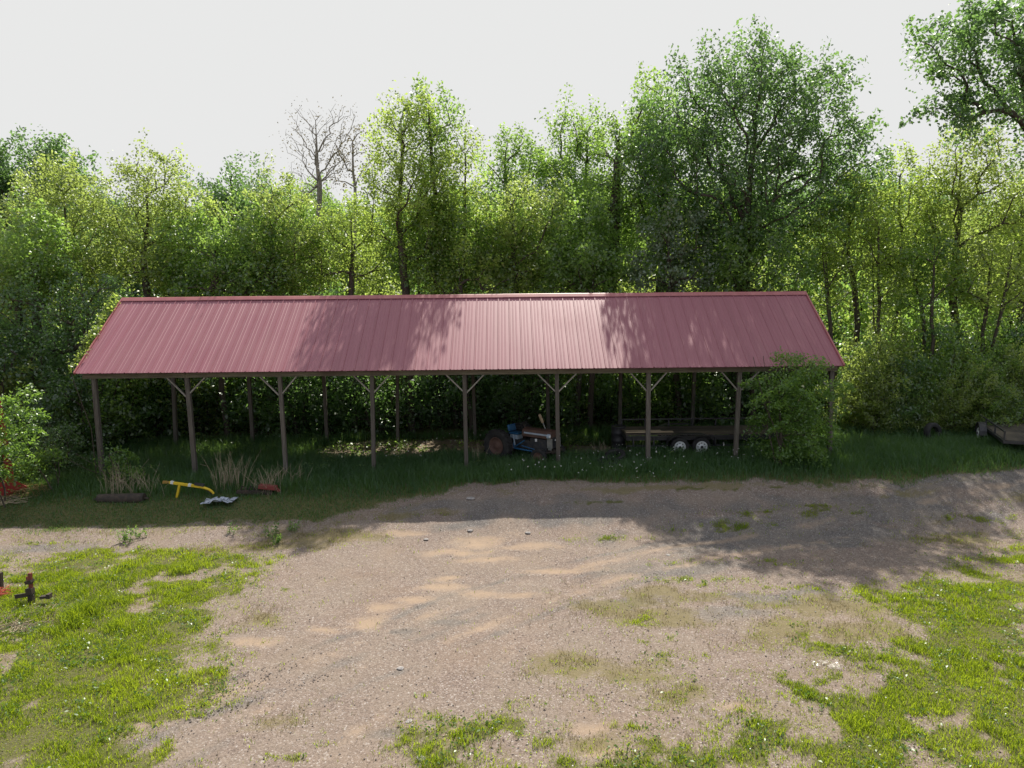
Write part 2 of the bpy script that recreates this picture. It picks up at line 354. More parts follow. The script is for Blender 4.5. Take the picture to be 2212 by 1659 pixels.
GREYB = [blob(1250, 1110, 5, .7), blob(1700, 1150, 5, 1.0), blob(2150, 1090, 5, 1.1), blob(1450, 1230, 1.8, .5), blob(1350, 1300, 1.4, .35), blob(1580, 1330, 1.2, .35), blob(1000, 1090, 2.5, .4),
         blob(60, 1190, 2.4, .42), blob(870, 1360, .35, .14), blob(980, 1345, .5, .15), blob(1690, 1290, 1.5, .6), blob(840, 1580, .4, .15), blob(1500, 1180, 1.6, .5), blob(1150, 1090, 3.5, .5), blob(1900, 1110, 4, .9)]
TRACKS = [np.array([at(*p)[:2] for p in t]) for t in (
    [(250, 1590), (480, 1500), (640, 1440), (830, 1370), (1000, 1300), (1200, 1240), (1450, 1180), (1800, 1120), (2300, 1085)],
    [(330, 1640), (560, 1540), (760, 1455), (960, 1390), (1150, 1310), (1330, 1250), (1560, 1200), (1900, 1150), (2300, 1130)],
    [(700, 1640), (900, 1480), (1010, 1380), (1040, 1300), (1050, 1220), (1080, 1150), (1130, 1090)],
    [(950, 1640), (1060, 1500), (1110, 1400), (1120, 1310), (1110, 1230), (1120, 1150), (1160, 1090)])]
def d_line(L, x, y):
    d2 = np.full(x.shape, 1e9)
    for a, b in zip(L[:-1], L[1:]):
        e = b - a; t = np.clip(((x - a[0]) * e[0] + (y - a[1]) * e[1]) / (e @ e), 0, 1); d2 = np.minimum(d2, (x - a[0] - e[0] * t) ** 2 + (y - a[1] - e[1] * t) ** 2)
    return np.sqrt(d2)
def masks(x, y):
    wp = warp(x, y); brk = sstep(.40, .60, fbm(x * 2.2 + 19, y * 4.5 + 2))
    n1 = fbm(x * .9, y * .9) - .5; n2 = fbm(x * 2.6 + 40, y * 2.6) - .5; n3 = fbm(x * 7 + 9, y * 7 + 5) - .5
    L = sd_poly(P_LEFT, x, y) + n1 * 2.0 + n2 * .9; Rr = sd_poly(P_RIGHT, x, y) + n1 * 2.4 + n2 * 1.4
    R2 = sd_poly(P_R2, x, y) + n2 * .6; S = sd_poly(P_STRIP, x, y) + n1 * .9 + n2 * .5
    Lg = np.maximum(np.maximum(sstep(-2.3, 1.5, L), sstep(-2.2, 1.5, Rr)), sstep(-.35, .4, R2))
    pat = .55 * fbm(x * 2.3 + 3, y * 2.3 + 8) + .45 * fbm(x * .8 + 31, y * .8 + 12)
    lawn = sstep(-.30, .46, Lg - 1.15 * pat + .10 + .5 * n3)
    bald = sstep(.54 - .05 * (x > 2), .72, fbm(x * 1.3 + 77, y * 1.3 + 3)) * (y < 17)
    lawn = lawn * (1 - .8 * bald)
    for b in GRB: q = bl(x, y, b, wp) * (.35 + .65 * brk); lawn = np.maximum(lawn, np.clip(.85 * q + 1.5 * n3 + .5 * n2 - .12, 0, 1) * (q > .12))
    strip = sstep(-.25, .6, S)
    dirt = sstep(-.3, .35, sd_poly(P_DIRT, x, y) + n2 * 1.0)
    strip = strip * (1 - dirt)
    dry = np.zeros_like(x)
    for b in DRYB: dry = np.maximum(dry, .88 * bl(x, y, b, wp))
    dry = np.maximum(dry, sstep(-1.4, .1, np.maximum(L, Rr)) * .55 * (1 - lawn)) + .15 * (n1 + .5) + n2 * .3
    dry = np.maximum(dry, sstep(-.8, -.1, S) * (1 - strip) * .6)
    sand = np.zeros_like(x)
    for b in SANDB: sand = np.maximum(sand, .8 * bl(x, y, b, wp))
    for iL, L_ in enumerate(TRACKS):
        d = d_line(L_, x + n1 * .5, y + n1 * .5); sand = np.maximum(sand, np.clip((.40 if iL < 2 else .06) + n1 * 1.8, 0, .6) * np.exp(-(d / .20) ** 2)); dry = dry * (1 - .7 * np.exp(-(d / .3) ** 2))
    sand = np.maximum(sand + n2 * .35 * (sand > .08), dirt * .42)
    grey = np.zeros_like(x)
    for L_ in TRACKS[:2]:
        d = d_line(L_, x + n1 * .5, y + n1 * .5); grey = np.maximum(grey, np.clip(.5 + n1 * 1.5, 0, .8) * np.exp(-((d - .42) / .14) ** 2))
    for b in GREYB: grey = np.maximum(grey, bl(x, y, b, wp))
    return np.clip(lawn, 0, 1), np.clip(strip, 0, 1), np.clip(dry, 0, 1), np.clip(sand, 0, 1), np.clip(grey, 0, 1)

def axis_coords(a, b, step, lo, hi):
    f = np.arange(a, b + 1e-6, step); o1 = a - np.geomspace(1, a - lo, 16)[::-1]; o2 = b + np.geomspace(1, hi - b, 16)
    return np.concatenate([o1, f, o2])
gx = axis_coords(-24, 24, .12, -600, 600); gy = axis_coords(6, 33, .12, -300, 900)
X, Y = np.meshgrid(gx, gy); Zg = zground(X, Y)
lawn, strip, dry, sand, grey = masks(X, Y)
Zg = Zg + (fbm(X * 1.4, Y * 1.4) - .5) * .05
V = np.stack([X.ravel(), Y.ravel(), Zg.ravel()], 1)
nx, ny = len(gx), len(gy); I = np.arange(nx * ny).reshape(ny, nx)
F = np.stack([I[:-1, :-1], I[:-1, 1:], I[1:, 1:], I[1:, :-1]], -1).reshape(-1, 4)
cover = np.stack([np.maximum(lawn, strip), dry, sand, grey], -1).reshape(-1, 4).astype(np.float32)
fc = V[F].mean(1)
yard = (cover[F, 0].mean(1) < .5) & (fc[:, 1] < 23) & (np.abs(fc[:, 0]) < 40) & (fc[:, 1] > 4)
def ground_obj(name, sel):
    Fs = F[sel]; u, inv = np.unique(Fs, return_inverse=True)
    me = quads_mesh(name, V[u], inv.reshape(-1, 4), smooth=True)
    a = me.attributes.new('cover', 'FLOAT_COLOR', 'POINT'); a.data.foreach_set('color', cover[u].ravel())
    return tag(link(name, me, M['ground']), kind='structure')
ground_obj('ground', ~yard)
ground_obj('gravel_yard', yard)

# ------------------------------------------------------------------ pole barn
BAY, PY0, PY1 = 3.05, 23.4, 29.0
PX = [1.68 + BAY * k for k in range(-5, 4)]
EY, RY, BY = 22.95, 26.2, 29.45
EZ, RZ = 3.67, 6.07
RX0, RX1 = -13.92, 11.02
barn = thing('pole_barn', 'long open pole barn with a faded red metal roof on weathered wooden posts', 'barn', (0, 0, 0))
def roof_side(name, sgn):
    nrib = 64; step = (RX1 - RX0) / nrib; xs = []; hs = []
    for k in range(nrib):
        x0 = RX0 + k * step
        for dx, h in ((0, 0.0), (.012, .0), (.028, .022), (.054, .022), (.068, 0)): xs.append(x0 + dx); hs.append(h)
        for q in (.42, .70):
            c = x0 + step * q
            for dx, h in ((-.022, 0), (-.010, .008), (.010, .008), (.022, 0)): xs.append(c + dx); hs.append(h)
    xs.append(RX1); hs.append(0)
    xs = np.array(xs); hs = np.array(hs); n = len(xs)
    ey = EY if sgn < 0 else BY
    d = np.array([ey - RY, EZ - RZ]); d /= np.linalg.norm(d); nn = np.array([-d[1], d[0]]) * (1 if sgn > 0 else -1)
    if nn[1] < 0: nn = -nn
    vs = []
    prof = np.linspace(0, 1, 9)
    for t in prof:
        y = RY + (ey - RY) * t; z = RZ + (EZ - RZ) * t
        for x, h in zip(xs, hs): vs.append((x, y + nn[0] * h, z + nn[1] * h))
    m = len(prof); fs = []
    for i in range(m - 1):
        for k in range(n - 1): fs.append((i * n + k, i * n + k + 1, (i + 1) * n + k + 1, (i + 1) * n + k))
    b = len(vs); off = -.018                     # underside
    for t in (0, 1):
        y = RY + (ey - RY) * t; z = RZ + (EZ - RZ) * t
        for x in (RX0, RX1): vs.append((x, y + nn[0] * off, z + nn[1] * off))
    fs.append((b, b + 2, b + 3, b + 1))
    mb = MB(); mb.add(vs, fs); return mb.build(name, M['roof_metal'], barn)
rf = roof_side('roof', -1); roof_side('roof', 1)
rc = MB()
nseg = 9
for k in range(nseg):                           # ridge cap in lapped lengths
    a = RX0 - .03 + (RX1 - RX0 + .06) * k / nseg; b = RX0 - .03 + (RX1 - RX0 + .06) * (k + 1) / nseg + (.08 if k < nseg - 1 else 0)
    up = .045 + .004 * (k % 2)
    pr = [(-.17, -.128 + up), (-.15, -.105 + up), (-.03, -.004 + up), (0, .006 + up), (.03, -.004 + up), (.15, -.105 + up), (.17, -.128 + up)]
    vs = [(xx, RY + q, RZ + h) for xx in (a, b) for q, h in pr]; n = len(pr)
    rc.add(vs, [(i, i + 1, n + i + 1, n + i) for i in range(n - 1)] + [tuple(range(n - 1, -1, -1)), tuple(range(n, 2 * n))])
rc.build('ridge_cap', M['ridge_metal'], rf)
for x in (RX0 - .012, RX1 + .012):              # rake trim on both gable edges
    t = MB()
    for ey in (EY, BY):
        t.beam((x, ey, EZ + .005), (x, RY, RZ + .005), .05, .09)
    t.build('rake_trim', M['ridge_metal'], barn)
mb = MB(); rs = random.Random(3)
segs = [RX0 + .05] + [p for p in PX[1:-1:2]] + [RX1 - .05]
for a, b in zip(segs[:-1], segs[1:]):
    mb.box(((a + b) / 2, PY0 - .115, EZ - .125 + rs.uniform(-.008, .008)), (b - a - .006, .045, .15))
mb.build('front_beam', M['beam_wood'], barn)
mb = MB(); mb.box(((RX0 + RX1) / 2, PY1 + .1, EZ - .17), (RX1 - RX0 - .1, .045, .22)); mb.build('rear_beam', M['beam_wood'], barn)
rng = random.Random(5)
for row, y in enumerate((PY0, PY1)):
    for i, x in enumerate(PX):
        zb = float(zground(x, y)) - .3; p = MB(); lean = rng.uniform(-.09, .09); wd = .135 + rng.uniform(-.01, .01)
        zt = EZ + (.22 if row == 0 else .22)
        p.beam((x + lean, y + rng.uniform(-.03, .03), zb), (x, y, zt), wd, wd, up=(0, 1, 0))
        po = p.build('post', M['post_wood'], barn, bevel=.008)
        if row == 0 and i > 0 or row == 0 and i == 8:
            for s in (-1, 1):
                if i == 8 and s == 1: continue
                q = MB(); q.beam((x + s * .05, y - .0, EZ - .80 + rng.uniform(-.05, .05)), (x + s * (.62 + rng.uniform(-.04, .04)), y - .06, EZ - .2), .04, .09, up=(0, 1, 0))
                q.build('brace', M['brace_wood'], po)
for x in PX:                                    # roof trusses
    t = MB()
    for s, py in ((-1, EY + .1), (1, BY - .1)): t.beam((x + .09, py, EZ - .02), (x + .09, RY, RZ - .12), .04, .14)
    t.beam((x + .09, PY0, EZ - .1), (x + .09, PY1, EZ - .1), .04, .14)
    t.beam((x + .05, RY, EZ - .04), (x + .05, RY, RZ - .15), .04, .09, up=(0, 1, 0))
    t.build('truss', M['beam_wood'], barn)
for k, t in enumerate((.06, .3, .55, .8)):      # purlins under both slopes
    for ey in (EY, BY):
        q = MB(); q.box(((RX0 + RX1) / 2, ey + (RY - ey) * t, EZ + (RZ - EZ) * t - .055), (RX1 - RX0 - .04, .09, .04)); q.build('purlin', M['beam_wood'], barn)

# ------------------------------------------------------------------ trees and shrubs
def wood_mesh(name, P, par, rad, n=5):
    idx = np.where(par >= 0)[0]
    a = P[par[idx]]; b = P[idx]; rb = rad[idx]; ra = np.minimum(rad[par[idx]], rb * 1.5 + .004)
    t = b - a; L = np.linalg.norm(t, axis=1, keepdims=True); t = t / np.maximum(L, 1e-6)
    ref = np.where(np.abs(t[:, 2:3]) < .9, np.array([[0, 0, 1.0]]), np.array([[1.0, 0, 0]]))
    u = np.cross(ref, t); u /= np.linalg.norm(u, axis=1, keepdims=True) + 1e-9; v = np.cross(t, u)
    ang = 2 * np.pi * np.arange(n) / n; c, s = np.cos(ang), np.sin(ang)
    off = u[:, None, :] * c[None, :, None] + v[:, None, :] * s[None, :, None]
    A = a[:, None] + off * ra[:, None, None]; B = b[:, None] + t[:, None] * (rb * .3)[:, None, None] + off * rb[:, None, None]
    VV = np.concatenate([A, B], 1).reshape(-1, 3)
    base = np.arange(len(idx))[:, None] * 2 * n; k = np.arange(n)[None]; k2 = (k + 1) % n
    FF = np.stack([base + k, base + k2, base + n + k2, base + n + k], -1).reshape(-1, 4)
    return quads_mesh(name, VV, FF, smooth=True)

def leaf_mesh(name, C, rs, size, asp, tint, flat=.6):
    n = len(C)
    nrm = rs.normal(size=(n, 3)); nrm[:, 2] = np.abs(nrm[:, 2]) + flat; nrm /= np.linalg.norm(nrm, axis=1, keepdims=True)
    r = rs.normal(size=(n, 3)); u = np.cross(nrm, r); u /= np.linalg.norm(u, axis=1, keepdims=True) + 1e-9; v = np.cross(nrm, u)
    L = size * rs.uniform(.65, 1.25, (n, 1)); W = L * asp
    dr = np.array([[0, 0, -1.0]]) * L * .15
    V4 = np.stack([C - u * L * .5, C - v * W * .5 + nrm * W * .12, C + u * L * .5 + dr, C + v * W * .5 + nrm * W * .12], 1).reshape(-1, 3)
    return quads_mesh(name, V4, np.arange(4 * n).reshape(-1, 4), tint)

def crown_centres(ells, dmin, rs, shell=.4):
    out = np.zeros((0, 3)); vol = [e[3] * e[4] * e[5] for e in ells]; tot = sum(vol)
    N = int(min(3500, 6 * tot * 4.19 / dmin ** 3) + 60)
    pts = []
    for e, vv in zip(ells, vol):
        m = max(8, int(N * vv / tot)); d = rs.normal(size=(m, 3)); d /= np.linalg.norm(d, axis=1, keepdims=True)
        r = (shell ** 3 + (1 - shell ** 3) * rs.rand(m, 1)) ** (1 / 3.)
        pts.append(np.array(e[:3]) + d * r * np.array(e[3:6]))
    pts = np.concatenate(pts); rs.shuffle(pts)
    keep = np.zeros((len(pts), 3)); k = 0; d2 = dmin * dmin
    for p in pts:
        if k == 0 or ((keep[:k] - p) ** 2).sum(1).min() > d2: keep[k] = p; k += 1
    return keep[:k]

KIND = {  # material, leaves per cluster, leaf size, aspect, cluster sigma xy, sigma z, spacing, flatness
    'locust': ('leaf_locust', 215, .135, .58, .38, .22, .74, .3),
    'yellow': ('leaf_yellow', 215, .135, .58, .38, .23, .74, .3),
    'mid':    ('leaf_mid', 265, .150, .64, .40, .33, .78, .2),
    'dark':   ('leaf_dark', 275, .155, .66, .40, .33, .78, .2),
    'grey':   ('leaf_grey', 190, .135, .70, .34, .30, .76, .0),
    'fresh':  ('leaf_fresh', 230, .105, .50, .20, .11, .44, .3),
    'brown':  ('leaf_brown', 60, .120, .55, .26, .26, .70, .2),
    'bare':   ('leaf_brown', 4, .10, .5, .30, .30, .36, .2),
    'under':  ('leaf_mid', 190, .130, .60, .34, .20, .72, .3),
    'undark': ('leaf_dark', 190, .130, .60, .34, .22, .74, .3),
}
def plant_meshes(seed, ells, kind, r0, fork, base=(0, 0, 0), stems=1, shell=.4, dens=1.0, zmin=.3, lean=(0, 0)):
    rs = np.random.RandomState(seed)
    mat, npc, ls, asp, sx, sz, dmin, flat = KIND[kind]
    C = crown_centres(ells, dmin, rs, shell); C = C[C[:, 2] > zmin]
    top = max(e[2] + e[5] * .25 for e in ells); cx = np.mean([e[0] for e in ells[:1]]); cy = ells[0][1]
    P = []; par = []; PL = []
    for s in range(stems):
        b = np.array([rs.normal() * .12 * (stems > 1), rs.normal() * .12 * (stems > 1), -.25]); n = max(4, int(top / .7))
        tgt = np.array([cx + rs.normal() * .5 * (stems > 1) + lean[0], cy + rs.normal() * .4 * (stems > 1) + lean[1], top]); wob = np.zeros(3)
        for k in range(n + 1):
            t = k / n; wob = wob + rs.normal(size=3) * np.array([.07, .07, 0]) * (t < .9)
            P.append(b + (tgt - b) * np.array([t ** 1.4, t ** 1.4, t]) + wob); par.append(len(P) - 2 if k else -1); PL.append(t * top * .8)
    P = list(P); trunk_n = len(P); axis = np.array([cx, cy])
    order = np.argsort(np.linalg.norm((C - np.array([cx, cy, fork])) * np.array([1, 1, .7]), axis=1))
    BUF = np.zeros((len(P) + 3 * len(C) + 8, 3)); BUF[:len(P)] = P; PB = np.zeros(len(BUF)); PB[:len(P)] = PL; cntP = len(P)
    for c in C[order]:
        Q = BUF[:cntP]; d = Q - c; hd = np.linalg.norm(d[:, :2], axis=1)
        cost = np.linalg.norm(d, axis=1) + 1.6 * np.maximum(0, d[:, 2] + .45 * hd) + 4.0 * (Q[:, 2] < fork) + .33 * PB[:cntP]
        i = int(np.argmin(cost)); a = BUF[i].copy(); L = np.linalg.norm(c - a); m = 3 if L > 1.2 else 2; prev = i
        for k in range(1, m + 1):
            t = k / m; q = a + (c - a) * t; q = q + rs.normal(size=3) * L * .05 * (t < 1); q[2] += L * .10 * math.sin(math.pi * t)
            BUF[cntP] = q; PB[cntP] = PB[prev] + L / m; par.append(prev); prev = cntP; cntP += 1
    P = BUF[:cntP].copy(); par = np.array(par); cnt = np.ones(len(P))
    for i in range(len(P) - 1, -1, -1):
        if par[i] >= 0: cnt[par[i]] += cnt[i]
    rad = np.maximum(.006 if kind in ('bare', 'brown') else .009, r0 * (cnt / cnt.max()) ** .56)
    for i in range(trunk_n):
        if P[i, 2] < fork: rad[i] = max(rad[i], r0 * (1 - .35 * P[i, 2] / max(top, 1)) * (1 if stems == 1 else .6))
    wm = wood_mesh('trunk', P, par, rad)
    n = max(2, int(npc * dens)); cl = np.repeat(np.arange(len(C)), n)
    spread = rs.uniform(.6, 1.3, len(C))[cl][:, None]
    off = rs.normal(size=(len(cl), 3)); off *= np.minimum(1, 2.3 / np.linalg.norm(off, axis=1, keepdims=True)); off = off * np.array([sx, sx, sz]) * spread
    if kind != 'fresh':
        od = C - np.array([cx, cy, max(1.0, fork)]); od[:, 2] = np.abs(od[:, 2]) * .55 + .2; od /= np.linalg.norm(od, axis=1, keepdims=True) + 1e-6
        od = od + rs.normal(size=od.shape) * .55; od /= np.linalg.norm(od, axis=1, keepdims=True); od = od[cl]
        al = (off * od).sum(1, keepdims=True); tt = rs.normal(size=(len(cl), 1)).clip(-2, 2) * sx * 1.55 * spread
        off = (off - od * al) * np.clip(1.0 - .25 * tt / sx, .4, 1.5) * .85 + od * tt * .85
    tl = rs.normal(size=(len(C), 2)) * (.6 if kind == 'fresh' else .35); off[:, 2] += off[:, 0] * tl[cl, 0] + off[:, 1] * tl[cl, 1] - .12 * (off[:, 0] ** 2 + off[:, 1] ** 2) / sx
    if kind == 'fresh':
        od = C - np.array([cx, cy, 0]); od[:, 2] = .25 * np.linalg.norm(od[:, :2], axis=1); od /= np.linalg.norm(od, axis=1, keepdims=True) + 1e-6
        tt = rs.uniform(-.5, .5, (len(cl), 1)); off = off * (1.15 - .7 * (tt + .5)) + od[cl] * tt * .8; off[:, 2] -= .5 * (tt[:, 0] + .2) ** 2
    tint = np.clip(rs.rand(len(C))[cl] * .95 + rs.rand(len(cl)) * .35 - .15, 0, 1)
    lm = leaf_mesh('crown', C[cl] + off, rs, ls, asp, tint, flat)
    return wm, lm, M[mat]
def plant(name, label, cat, x, y, ells, kind, r0, fork, seed, group=None, bark='bark', part='crown', **kw):
    o = thing(name, label, cat, (x, y, float(zground(x, y))), 0, group)
    wm, lm, mt = plant_meshes(seed, ells, kind, r0, fork, **kw)
    link('trunk' if part == 'crown' else 'stem', wm, M[bark], o); link(part, lm, mt, o)
    return o
def tree_at(label, px, y, blobs, kind, r0, fork_py, seed, group=None, name='tree', cat='tree', **kw):
    """blobs: (px, py, rx, ry) of the crown's lobes as seen in the photo, at the measured distance y"""
    b = at_y(px, 700, y); x = b[0]; z0 = float(zground(x, y)); ells = []
    rs = random.Random(seed)
    for i, (bx, by, rx, ry) in enumerate(blobs):
        c = at_y(bx, by, y); s = y / FPX * 1.0
        ells.append((c[0] - x, 0 if i == 0 else rs.uniform(-.25, .25) * rx * s, c[2] - z0, rx * s, min(rx * s, 3.6) * .68, ry * s))
    fork = at_y(px, fork_py, y)[2] - z0
    return plant(name, label, cat, x, y, ells, kind, r0, max(1.0, fork), seed, group, **kw)

TREES = [
 # label, trunk px, distance, lobes, kind, trunk radius, fork py
 ('dark green oak rising behind the pale trees at the far left', 105, 36, [(100, 370, 85, 70), (170, 380, 45, 45), (20, 420, 70, 80)], 'dark', .28, 520),
 ('dark oak cut by the left edge of the photo', -35, 35, [(-30, 400, 60, 85), (-60, 500, 70, 80)], 'dark', .25, 560),
 ('yellow-green locust with feathery foliage, farthest left of the row behind the barn', 150, 32.2, [(140, 445, 95, 95), (70, 520, 80, 80), (215, 520, 70, 75), (140, 600, 120, 70)], 'locust', .16, 600),
 ('pale olive-green locust with twiggy top above the left roof end', 335, 31.8, [(325, 425, 85, 85), (380, 450, 70, 80), (270, 480, 60, 70), (340, 550, 120, 80)], 'locust', .17, 600),
 ('dark green tree showing between two paler trees left of the bare tree', 505, 36, [(505, 430, 70, 55), (450, 450, 45, 50), (560, 440, 45, 45)], 'dark', .24, 560),
 ('yellowish green tree directly left of the bare tree, above the roof', 600, 31.6, [(600, 455, 70, 75), (550, 520, 70, 65), (650, 520, 60, 65), (600, 590, 100, 60)], 'locust', .16, 600),
 ('tall slender yellow-green tree with ragged top right of brown seedy tree', 880, 31.0, [(865, 300, 52, 85), (910, 275, 42, 72), (825, 350, 40, 55), (890, 400, 88, 85), (840, 470, 70, 70), (920, 500, 70, 80)], 'yellow', .19, 560),
 ('thin tree with two narrow leafy spires beside the tall yellow-green tree', 950, 32.0, [(918, 250, 26, 52), (958, 255, 22, 55), (945, 340, 42, 60), (950, 430, 50, 60)], 'mid', .15, 480),
 ('slim airy tree with a pale straight stem, right of the two narrow spires', 992, 31.6, [(1000, 360, 38, 75), (985, 460, 55, 70), (1010, 540, 60, 60)], 'yellow', .11, 560),
 ('round-topped dark green tree above the middle of the roof', 1110, 36.8, [(1110, 350, 55, 55), (1075, 400, 45, 60), (1150, 370, 45, 55), (1110, 460, 80, 70)], 'mid', .22, 540),
 ('olive-green tree with leaning branches in front of the round-topped tree', 1130, 31.4, [(1120, 470, 75, 60), (1170, 450, 60, 55), (1080, 530, 60, 60), (1140, 580, 80, 50)], 'locust', .15, 600),
 ('bright green tree between the round-topped tree and the forked one', 1250, 35.6, [(1258, 300, 58, 66), (1205, 350, 46, 56), (1250, 420, 75, 62)], 'mid', .22, 500),
 ('bright green tree with a dark forked trunk left of tallest tree', 1300, 32.6, [(1340, 335, 52, 70), (1385, 300, 45, 78), (1325, 420, 75, 60)], 'mid', .30, 470),
 ('broad dark tree, the tallest of the wood, right of the middle', 1590, 30.5, [(1620, 260, 150, 150), (1585, 112, 30, 34), (1650, 105, 26, 30), (1722, 140, 24, 28), (1795, 210, 28, 30), (1530, 145, 30, 30), (1590, 150, 75, 62), (1650, 145, 50, 70), (1500, 240, 90, 95), (1740, 230, 85, 100), (1810, 360, 95, 100), (1700, 400, 130, 95), (1460, 330, 80, 85), (1560, 400, 110, 80), (1600, 480, 120, 60), (1420, 380, 60, 60)], 'dark', .32, 500),
 ('light green tree at the left shoulder of the tallest tree', 1425, 33.4, [(1420, 255, 50, 80), (1460, 340, 65, 80), (1410, 420, 70, 80)], 'mid', .22, 520),
 ('grey-green poplar with small silvery leaves under the tallest tree', 1470, 29.8, [(1460, 510, 70, 75), (1500, 580, 85, 60), (1420, 590, 60, 55)], 'grey', .13, 620),
 ('dense bright green bushy tree above the roof, left of the grey-green poplar', 1275, 30.4, [(1270, 575, 70, 62), (1225, 610, 50, 45), (1330, 600, 50, 50)], 'mid', .13, 640),
 ('locust with thin twin stems right of the tallest tree', 1855, 30.2, [(1850, 450, 75, 70), (1790, 520, 80, 60), (1890, 540, 70, 65)], 'yellow', .13, 590),
 ('yellow-green locust with a slim dark stem, second from the right edge', 1945, 30.2, [(1950, 400, 62, 70), (1990, 460, 70, 80), (1930, 520, 70, 70), (1960, 600, 70, 60)], 'yellow', .13, 620),
 ('leafy locust with a leaning trunk near the right edge', 2062, 29.6, [(2090, 360, 80, 80), (2050, 440, 70, 75), (2140, 430, 75, 85), (2080, 540, 90, 80)], 'locust', .17, 600),
 ('big tree reaching in at the top right corner, mostly beyond the frame', 2330, 25.5, [(2180, 70, 95, 80), (2100, 60, 60, 60), (2010, 110, 42, 34), (2060, 150, 40, 28), (2045, 250, 50, 36), (2110, 220, 55, 32), (2180, 200, 60, 45), (2250, 300, 60, 60), (2330, 120, 120, 160)], 'dark', .26, 330),
 ('yellow-green tree at the right edge under the overhanging big tree', 2215, 30.4, [(2210, 470, 85, 90), (2190, 580, 90, 80), (2260, 540, 80, 100)], 'yellow', .16, 640),
 ('slim twin-stemmed sapling tree just right of the right roof end', 1800, 29.2, [(1800, 560, 48, 40), (1830, 610, 44, 36), (1785, 650, 42, 34)], 'yellow', .075, 690),
 ('slender lit tree with bare lower stem, right of the twin-stemmed one', 1900, 28.8, [(1905, 560, 44, 36), (1880, 500, 40, 40), (1925, 625, 46, 34)], 'yellow', .08, 690),
 ('slender tree with forked dark stem above the bank of bushes', 2010, 28.6, [(2015, 540, 52, 46), (2040, 610, 52, 40), (1990, 640, 46, 34)], 'mid', .085, 690),
 ('small leaning locust between the forked stem and the right edge', 2130, 28.4, [(2150, 560, 50, 40), (2120, 630, 50, 36), (2185, 610, 40, 40)], 'locust', .085, 690),
 ('brown seedy tree with small tufts beside the bare tree', 768, 35.2, [(765, 340, 32, 62), (790, 320, 30, 60), (740, 350, 30, 50)], 'brown', .10, 420),
 ('olive-green tree low between the bare tree and the tall yellow-green tree', 760, 31.8, [(750, 500, 70, 65), (700, 540, 60, 60), (800, 570, 70, 55)], 'yellow', .14, 600),
 ('bright lime tree standing low behind the middle of the roof', 1010, 30.6, [(1000, 590, 70, 50), (950, 600, 60, 50), (1060, 610, 60, 45)], 'yellow', .11, 640),
 ('dark bushy tree under the tallest tree at the right end of the roof', 1640, 29.4, [(1630, 560, 80, 70), (1700, 590, 70, 60), (1580, 600, 60, 50)], 'mid', .13, 650),
 ('dense green tree low behind the left half of the roof', 480, 30.4, [(470, 575, 80, 60), (410, 610, 60, 50), (540, 610, 60, 45)], 'mid', .13, 640),
 ('dark leafy tree leaning over the left end of the red roof', 215, 28.6, [(190, 660, 85, 60), (130, 730, 90, 75), (230, 620, 60, 45), (60, 690, 80, 70)], 'undark', .15, 760),
 ('low dark tree below the leaning one at the far left', 60, 27.4, [(60, 800, 90, 80), (130, 860, 70, 60), (-40, 760, 80, 90)], 'undark', .14, 900),
 ('thick yellow-green bushy tree low at the left edge', 20, 30.2, [(30, 610, 90, 70), (-40, 620, 70, 80)], 'locust', .15, 700),
]
for i, (lab, px, y, bl_, kd, r0, fk) in enumerate(TREES):
    kw = {}
    if px > 1790 and r0 < .09: kw = dict(stems=2, dens=.9)
    if lab.startswith('broad dark'): kw = dict(shell=.64, dens=.66)
    if px > 2300: kw = dict(dens=1.0)
    if kd == 'brown': kw = dict(bark='bark_pale')
    if lab.startswith('tall slender'): kw = dict(dens=1.1)
    tree_at(lab, px, y, bl_, kd, r0, fk, 100 + i, **kw)
tree_at('bare grey tree with fine leafless twigs standing up against the sky', 672, 36.0, [(655, 300, 44, 72), (705, 310, 55, 70), (670, 390, 45, 50), (740, 270, 40, 45)], 'bare', .14, 420, 150, bark='bark_pale')

# deep wood behind the first rows, copies of three trees
back = []
for k, (kd, h) in enumerate((('mid', 10.5), ('dark', 11.0), ('yellow', 9.8))):
    e = [(0, 0, h * .62, 3.0, 3.0, h * .36), (1.6, .5, h * .5, 2.2, 2.0, h * .26), (-1.7, -.3, h * .45, 2.2, 2.2, h * .26), (0, 0, h * .28, 2.6, 2.4, h * .18)]
    back.append(plant('tree', 'tall tree deep in the wood, seen only through gaps between nearer trees', 'tree', -30 + 3 * k, 52, e, kd, .2, h * .25, 300 + k, 'trees deep in the wood behind the barn'))
rng = random.Random(21); first = set()
for row, (yy, x0, x1, st) in enumerate(((47, -36, 36, 3.9), (56, -43, 43, 4.4), (68, -52, 52, 5.0))):
    x = x0
    while x < x1:
        j = rng.randrange(3); o = back[j]
        if j in first: o = copy_tree(o)
        first.add(j)
        xx, y2 = x + rng.uniform(-.8, .8), yy + rng.uniform(-1.2, 1.2)
        o.location = (xx, y2, float(zground(xx, y2)) - .1); o.rotation_euler = (0, 0, rng.uniform(0, 6.28)); s = rng.uniform(.9, 1.1) * (1.05 + .16 * row)
        o.scale = (s, s, s * rng.uniform(.92, 1.06)); x += st * rng.uniform(.85, 1.15)

